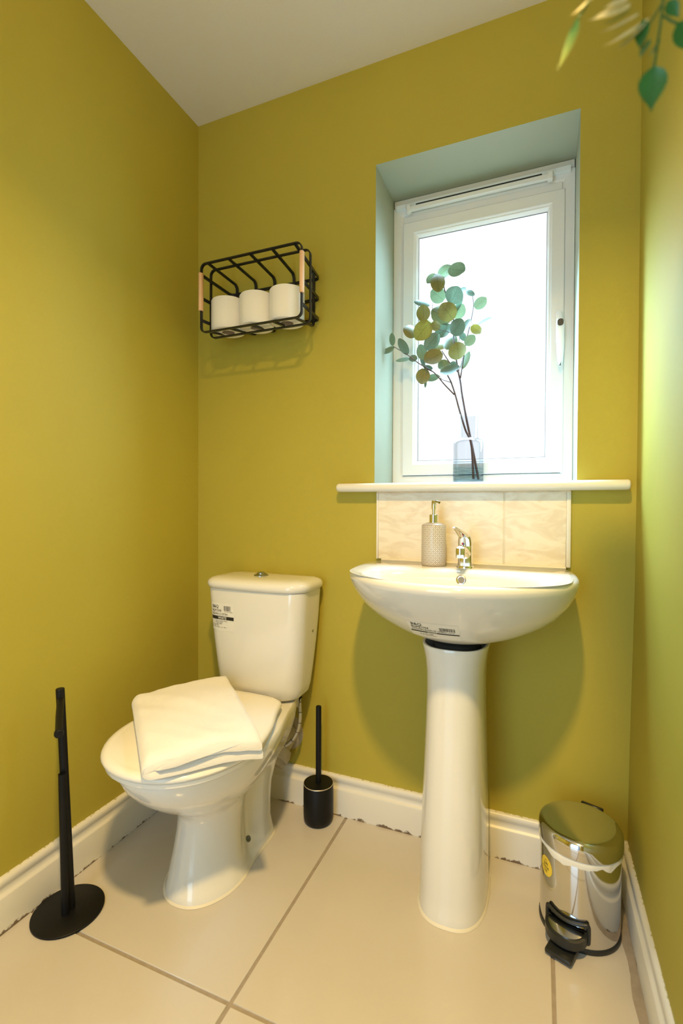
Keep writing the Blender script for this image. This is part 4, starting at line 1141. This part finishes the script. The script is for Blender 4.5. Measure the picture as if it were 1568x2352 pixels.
RX0, RX1, RZ0, RZ1, RY = 0.133, 0.507, 1.575, 1.803, -0.152
QX0, QX1, QZ0, QZ1, QY = 0.1315, 0.5105, 1.573, 1.806, -0.100
bw_ = 0.0098; bt = 0.0040
mesh('rim', *flat_ring(RX0, RX1, RZ0, RZ1, RY, 0.020, bw_, bt), M_WIRE, BK)
mesh('hoop', *flat_ring(QX0, QX1, QZ0, QZ1, QY, 0.020, bw_, bt), M_WIRE, BK)
VXs = [0.1735, 0.2510, 0.3260, 0.4005, 0.4735]
RXs = [0.1620, 0.2420, 0.3230, 0.4030, 0.4820]
YB = -0.0045
BZ0, BZ1 = 1.602, 1.786
for xr, xv in zip(RXs, VXs):
    pts = [(xr, RY, RZ1 - .003)]
    for s in (0.35, 0.7, 0.93):
        pts.append((xr + (xv - xr) * s, RY + (YB - RY) * s, RZ1 - .003 + (BZ1 - RZ1 + .003) * s))
    pts += [(xv, YB - .003, BZ1 - .006), (xv, YB, BZ1 - .014), (xv, YB, BZ0 + .014), (xv, YB - .003, BZ0 + .006)]
    for s in (0.93, 0.7, 0.35, 0.0):
        pts.append((xr + (xv - xr) * s, RY + (YB - RY) * s, RZ0 + .003 + (BZ0 - RZ0 - .003) * s))
    mesh('long_bar', *tube(pts, 1.0, sec=[(a * bw_, b * bt) for a, b in FL], up=(1, 0, 0)) if False else tube(pts, 1.0, sec=[(b * bt, a * bw_) for a, b in FL], up=(1, 0, 0)), M_WIRE, BK)
for zr, zv in ((1.766, 1.757), (1.690, 1.6895), (1.618, 1.6225)):
    x0b, x1b = 0.148, 0.494
    pts = [(RX0 + .003, RY, zr)]
    for s in (0.35, 0.7, 0.94): pts.append((RX0 + .003 + (x0b - RX0 - .003) * s, RY + (YB - RY) * s, zr + (zv - zr) * s))
    pts += [(x0b + .004, YB - .0025, zv), (x0b + .012, YB + 0.0022, zv), (x1b - .012, YB + 0.0022, zv), (x1b - .004, YB - .0025, zv)]
    for s in (0.94, 0.7, 0.35, 0.0): pts.append((RX1 - .003 + (x1b - RX1 + .003) * s, RY + (YB - RY) * s, zr + (zv - zr) * s))
    mesh('cross_bar', *tube(pts, 1.0, sec=[(b * bt, a * bw_) for a, b in FL], up=(0, 0, 1)), M_WIRE, BK)
for x, lab in ((RX0 + .001, 'orange-tinted beech handle'), (RX1 - .001, 'pale beech handle')):
    hr = []
    for z, s in ((1.6485, .86), (1.650, 1), (1.7705, 1), (1.772, .86)):
        hr.append([(x + 0.0072 * s * math.cos(2 * PI * j / 16), RY - 0.001 + 0.0095 * s * math.sin(2 * PI * j / 16), z) for j in range(16)])
    mesh('handle', *loft(hr), M_WOOD, BK)
# toilet rolls: one built, two copied
def roll_at(c, label):
    R_ = thing('toilet_roll', c, label, 'toilet roll', 'toilet rolls in the wire basket')
    return R_
ROLLZ = 1.5895
RC = [(0.1975, -0.0900, ROLLZ), (0.3092, -0.0900, ROLLZ), (0.4216, -0.0900, ROLLZ)]
RL = ['loose-ended white toilet roll at the left of the wire basket', 'white toilet roll in the middle of the wire basket', 'white toilet roll by the right handle of the wire basket']
first = roll_at(RC[0], RL[0])
rp = [(0.021, 0.0), (0.052, 0.0), (0.0545, 0.0015), (0.0553, 0.004), (0.0553, 0.099), (0.0545, 0.1025), (0.051, 0.104), (0.021, 0.104)]
mesh('paper', *lathe(rp + [rp[0]], RC[0], 44, False, False), M_PAPER, first)
mesh('cardboard_core', *lathe([(0.0208, 0.001), (0.0208, 0.103), (0.0195, 0.103), (0.0195, 0.001), (0.0208, 0.001)], RC[0], 28, False, False), M_CARD, first)
# loose end sheet
sh = []
for i in range(9):
    a = math.radians(236 - i * 7.5)
    rr = 0.0557 + 0.0002 * i + (0.0022 if i == 8 else 0)
    sh.append([(RC[0][0] + rr * math.cos(a), RC[0][1] + rr * math.sin(a), ROLLZ + 0.002 + 0.098 * k / 6 + (0.002 * math.sin(k * 2.2) if i == 8 else 0)) for k in range(7)])
mesh('loose_sheet', *loft(sh, False, False, closed=False), M_PAPER, first)
for k in (1, 2):
    c = first.copy(); COL.objects.link(c)
    c.location = RC[k]; c['label'] = RL[k]
    for ch in list(first.children):
        d = ch.copy(); COL.objects.link(d); d.parent = c
    c.rotation_euler = (0, 0, (0, 0.10, 0.06)[k])

# ------------------------------------------------------------------ toilet brush
TBX, TBY = 0.5260, -0.0665
TB = thing('toilet_brush', (TBX, TBY, 0), 'black toilet brush in a round black holder by the skirting', 'toilet brush')
mesh('holder', *lathe([(0.034, 0.0), (0.040, 0.002), (0.0445, 0.008), (0.0468, 0.018), (0.0475, 0.03), (0.0475, 0.122), (0.0462, 0.1245), (0.0448, 0.1245), (0.0445, 0.1215)], (TBX, TBY, 0), 40), M_BLACK, TB)
mesh('rim', *lathe([(0.0476, 0.1228), (0.0472, 0.1246), (0.0464, 0.1252), (0.0458, 0.1246)], (TBX, TBY, 0), 40, False, False), simple('worn_metal_rim', (0.55, 0.48, 0.38), 0.35, metal=0.6), TB, label='worn bright rim of the holder')
mesh('cap', *lathe([(0.0445, 0.118), (0.0448, 0.1240), (0.0435, 0.1258), (0.010, 0.1262)], (TBX, TBY, 0), 40), M_BLACK, TB)
mesh('handle', *lathe([(0.0085, 0.126), (0.0088, 0.13), (0.0088, 0.366), (0.0078, 0.3695), (0.004, 0.3705)], (TBX, TBY, 0), 24), M_BLACK, TB)

# ------------------------------------------------------------------ free-standing toilet roll holder
HXc, HYc = 0.1010, -0.6180
RS = thing('toilet_roll_stand', (HXc, HYc, 0), 'empty black toilet roll stand with round base by the left wall', 'toilet roll stand')
mesh('base', *lathe([(0.080, 0.0), (0.0815, 0.0012), (0.0815, 0.0050), (0.0800, 0.0062), (0.02, 0.0064)], (HXc, HYc, 0), 56), M_BLACK, RS)
pole = [(0.103 + (0.0800 - 0.103) * z / 0.552, -.612 - .010 * z / 0.552, z) for z in (0.004, 0.15, 0.3, 0.45, 0.552)]
mesh('pole', *tube(pole, 0.0100, 18), M_BLACK, RS)
mesh('pole_cap', *lathe([(0.0100, 0), (0.0092, 0.0016), (0.004, 0.0022)], pole[-1], 18), M_BLACK, RS)
spare = [(0.107 + (0.0975 - 0.107) * z / 0.35, -.6305 - .001 * z, z) for z in (0.004, 0.12, 0.24, 0.350)]
mesh('spare_roll_rod', *tube(spare, 0.0088, 16), M_BLACK, RS)
arm = [(0.0815, -.6215, .528), (0.100, -.637, .524), (0.140, -.670, .515), (0.194, -.7125, .503)]
mesh('roll_arm', *tube(arm, [0.0080, 0.0080, 0.0080, 0.0078], 16), M_BLACK, RS)
mesh('arm_end', *tube([(0.192, -.711, .5035), (0.197, -.715, .502), (0.1985, -.7162, .5018)], [0.0098, 0.0098, 0.0086], 16), M_BLACK, RS)

# ------------------------------------------------------------------ pedal bin
PBX, PBY = 1.2695, -0.166
PB = thing('pedal_bin', (PBX, PBY, 0), 'small polished steel pedal bin in the right corner', 'bin')
mesh('body', *lathe([(0.0875, 0.010), (0.0880, 0.012), (0.0880, 0.203), (0.0870, 0.206)], (PBX, PBY, 0), 64), M_STEEL, PB)
mesh('base_ring', *lathe([(0.084, 0.0), (0.0895, 0.001), (0.0900, 0.004), (0.0900, 0.010), (0.0885, 0.0125)], (PBX, PBY, 0), 64), M_BLACKP, PB)
# liner frill
fr_ = []
nfr = 96
for k, (r, z) in enumerate(((0.0885, 0.212), (0.0905, 0.208), (0.0915, 0.200), (0.0905, 0.190))):
    ring = []
    for j in range(nfr):
        a = 2 * PI * j / nfr
        w1 = noise.noise((math.cos(a) * 7, math.sin(a) * 7, k * 0.3)) ; w2 = noise.noise((math.cos(a) * 3, math.sin(a) * 3, 5))
        rr = r + (0.0030 * w1 if k > 1 else 0)
        zz = z + ((0.012 * w2 + 0.006 * w1 + 0.002) if k == 3 else 0)
        ring.append((PBX + rr * math.cos(a), PBY + rr * math.sin(a), zz))
    fr_.append(ring)
mesh('liner', *loft(fr_, False, False), M_LINER, PB, sharp=80, label='white bin liner edge')
mesh('lid', *lathe([(0.0895, 0.2075), (0.0925, 0.2085), (0.0930, 0.211), (0.0930, 0.232), (0.0918, 0.239), (0.0885, 0.2445), (0.0830, 0.2480), (0.074, 0.2492), (0.05, 0.2502), (0.02, 0.2507)], (PBX, PBY, 0), 64), M_STEEL, PB)
pd = Vector((-0.36, -0.933, 0)).normalized()
ptg = Vector((-pd.y, pd.x, 0))      # tangential
def pbp(a, out_, z):                # a: metres round the body, out_: from the body wall, z
    th_ = a / 0.088
    d = pd * math.cos(th_) + ptg * math.sin(th_)
    return Vector((PBX, PBY, 0)) + d * (0.088 + out_) + Vector((0, 0, z))
hd = -pd
hdm = Matrix.Translation(Vector((PBX, PBY, 0)) + hd * 0.0935) @ Matrix.Rotation(math.atan2(hd.y, hd.x), 4, 'Z')
mesh('hinge', *xform(bevbox(-0.004, 0.005, -0.026, 0.026, 0.195, 0.2455, 0.002, 1), hdm), M_BLACKP, PB)
# round sticker on the side
th_s = math.atan2(-0.2155 - PBY + 0.0, 1.2020 - PBX)
sv, sf = [], []
na = 28
sd = Vector((math.cos(math.radians(212)), math.sin(math.radians(212)), 0))
st = Vector((-sd.y, sd.x, 0))
def stp(x, y, lift):
    a = x / 0.088
    d = sd * math.cos(a) + st * math.sin(a)
    return tuple(Vector((PBX, PBY, 0.150 + y)) + d * (0.088 + lift))
sv = [stp(0, 0, .0005)]
for rr in (0.5, 1.0):
    for k in range(na):
        sv.append(stp(0.0205 * rr * math.cos(2 * PI * k / na), 0.0225 * rr * math.sin(2 * PI * k / na), .0005))
for k in range(na):
    k2 = (k + 1) % na
    sf.append((0, 1 + k, 1 + k2)); sf.append((1 + k, 1 + na + k, 1 + na + k2, 1 + k2))
STK = mesh('sticker', sv, sf, M_YELLOW, PB, label='round yellow sticker')
tp_ = [text_vf('soft', 0.0105, -0.0085, 0.0035), text_vf('close', 0.0105, -0.0115, -0.0050), text_vf('lid', 0.0105, -0.0055, -0.0135), text_vf('with', 0.0045, -0.0045, 0.0125)]
mesh('printing', *joinvf([([stp(x, y, .0009) for x, y in v], f) for v, f in tp_]), M_INK, STK, smooth=False)
# pedal: oval chrome recess, black hoop pedal, foot tab
bar = []
for a, z in ((-.0450, .0330), (-.0455, .0500), (-.0450, .0660), (-.0425, .0695), (-.0380, .0690), (-.0200, .0655), (0, .0640), (.0200, .0655), (.0380, .0690), (.0425, .0695), (.0450, .0660), (.0455, .0500), (.0450, .0330), (.0425, .0295), (.0200, .0285), (0, .0285), (-.0200, .0285), (-.0425, .0295), (-.0450, .0330)):
    bar.append(pbp(a, 0.0045, z))
def slab(grow, z0, z1, slope):
    top, bot = [], []
    n = 28
    for k in range(n + 1):
        t = -1 + 2 * k / n
        a = (0.0405 + grow) * t
        o_ = 0.003 + (0.0340 + grow) * max(0.0, 1 - abs(t) ** 2.4) ** 0.75
        zz = -slope * o_ / 0.034
        top.append(pbp(a, o_, z1 + zz)); bot.append(pbp(a, o_, z0 + zz))
    for k in range(n - 1, 0, -1):
        t = -1 + 2 * k / n
        a = (0.0405 + grow) * t
        top.append(pbp(a, 0.002, z1)); bot.append(pbp(a, 0.002, z0))
    return loft([bot, top])
PEDAL = mesh('pedal', *joinvf([tube(catmull(bar, 3), 0.0042, 8), slab(0.0035, .034, .052, 0.006)]), M_BLACKP, PB, sharp=50)
mesh('foot_plate', *slab(-0.0030, .050, .0545, 0.006), M_STEEL, PEDAL, sharp=50, label='polished ribbed foot plate')
tabm = Matrix.Translation(Vector((PBX, PBY, 0)) + pd * 0.118) @ Matrix.Rotation(math.atan2(pd.y, pd.x), 4, 'Z')
mesh('foot_tab', *xform(bevbox(-0.034, 0.026, -0.029, 0.029, 0.006, 0.017, 0.004, 2), tabm), M_BLACKP, PB)

# ------------------------------------------------------------------ trailing plant near the viewer
HP = thing('trailing_plant', (1.300, -.885, 1.7675), 'trailing plant with green and cream leaves hanging at top right', 'plant')
pot = lathe([(0.040, 0.0), (0.046, 0.004), (0.056, 0.080), (0.053, 0.082), (0.050, 0.074)], (1.300, -.885, 1.7675), 28)
mesh('pot', *pot, simple('white_pot', (0.7, 0.68, 0.64), 0.5), HP)
mesh('soil', *lathe([(0.051, 0.070), (0.02, 0.073)], (1.300, -.885, 1.7675), 20), simple('potting_soil', (0.05, 0.035, 0.02), 0.9, bump=1, bscale=80), HP)
SH = thing('added_shade_shelf', (1.4, -1.35, 1.745), 'added unseen white shelf holding the plant and shading the right wall', 'shelf')  # added, unseen: holds the plant and shades the right wall from the lamp
mesh('board', *bevbox(1.180, 1.4055, -1.93, -0.800, 1.745, 1.767, 0.002, 1), M_UPVC, SH)
for y in (-1.80, -1.10):
    mesh('bracket', *joinvf([boxvf(1.21, 1.4055, y - .01, y + .01, 1.735, 1.745), boxvf(1.3965, 1.4045, y - .01, y + .01, 1.60, 1.735)]), M_UPVC, SH, smooth=False)
def vine(pts, r=0.0012): mesh('stem', *tube(catmull(pts, 4), r, 7), M_VINE, HP)
vine([(1.300, -.885, 1.835), (1.292, -.83, 1.875), (1.286, -.782, 1.79), (1.284, -.80, 1.66), (1.280, -.90, 1.54), (1.276, -.926, 1.48), (1.2705, -.929, 1.43), (1.2685, -.930, 1.418)])
vine([(1.300, -.885, 1.835), (1.275, -.83, 1.870), (1.262, -.782, 1.79), (1.256, -.80, 1.66), (1.252, -.91, 1.56), (1.250, -.937, 1.53), (1.225, -.947, 1.50), (1.2035, -.956, 1.462)])
vine([(1.276, -.926, 1.465), (1.284, -.922, 1.4605), (1.288, -.921, 1.4585)], 0.0012)
vine([(1.2775, -.9255, 1.48), (1.262, -.931, 1.452), (1.2575, -.9335, 1.437)], 0.0010)
vine([(1.250, -.937, 1.53), (1.246, -.94, 1.505), (1.236, -.944, 1.48)], 0.001)
PL = [
 ((1.2686, -.930, 1.4185), (1.2665, -.932, 1.3755), 0.0250, M_IVY, 0.15, 0.25, .75),
 ((1.2025, -.956, 1.4630), (1.1845, -.9640, 1.4130), 0.0150, M_IVY2, 0.75, 0.3, .7),
 ((1.2880, -.921, 1.4590), (1.3100, -.912, 1.4320), 0.0230, M_IVY, 0.3, 0.2, .7),
 ((1.2590, -.932, 1.4620), (1.2570, -.9335, 1.4345), 0.0130, M_IVY, 0.4, 0.2, .5),
 ((1.2640, -.931, 1.4430), (1.2570, -.933, 1.4270), 0.0110, M_IVY, 0.8, 0.2, .5),
 ((1.2735, -.9275, 1.4420), (1.2640, -.931, 1.4265), 0.0080, M_IVY, 0.9, 0.2, .5),
 ((1.2480, -.938, 1.4760), (1.2120, -.9530, 1.4600), 0.0210, M_IVYC, 0.3, 0.2, .6),
 ((1.2560, -.934, 1.4680), (1.2220, -.948, 1.4500), 0.0130, M_IVYC, 0.5, 0.2, .6),
 ((1.2580, -.933, 1.4590), (1.2250, -.947, 1.4370), 0.0115, M_IVYC, 0.5, 0.2, .6),
 ((1.2640, -.931, 1.4640), (1.2380, -.942, 1.4330), 0.0100, M_IVYC, 0.7, 0.2, .6),
 ((1.2500, -.937, 1.4710), (1.2250, -.946, 1.4580), 0.0080, M_IVY, 0.9, 0.2, .6),
 ((1.2530, -.936, 1.4480), (1.2330, -.944, 1.4340), 0.0080, M_IVY, 0.7, 0.2, .6),
 ((1.2180, -.950, 1.4850), (1.1960, -.9590, 1.4640), 0.0120, M_IVYC, 0.6, 0.2, .6),
 ((1.2460, -.939, 1.4810), (1.2250, -.947, 1.4720), 0.0140, M_IVYC, 0.3, 0.2, .6),
 ((1.2800, -.924, 1.4790), (1.2900, -.920, 1.4640), 0.0120, M_IVY, 0.4, 0.2, .6),
]
for i, (b0, t0, w, m_, tilt, curl, pt) in enumerate(PL):
    leaf(HP, b0, t0, w, m_, tilt, curl, 100 + i, pt)

# ------------------------------------------------------------------ finish
S.cycles.max_bounces = 10
S.cycles.diffuse_bounces = 5
S.cycles.sample_clamp_indirect = 6.0
S.cycles.caustics_refractive = False
bpy.context.view_layer.update()
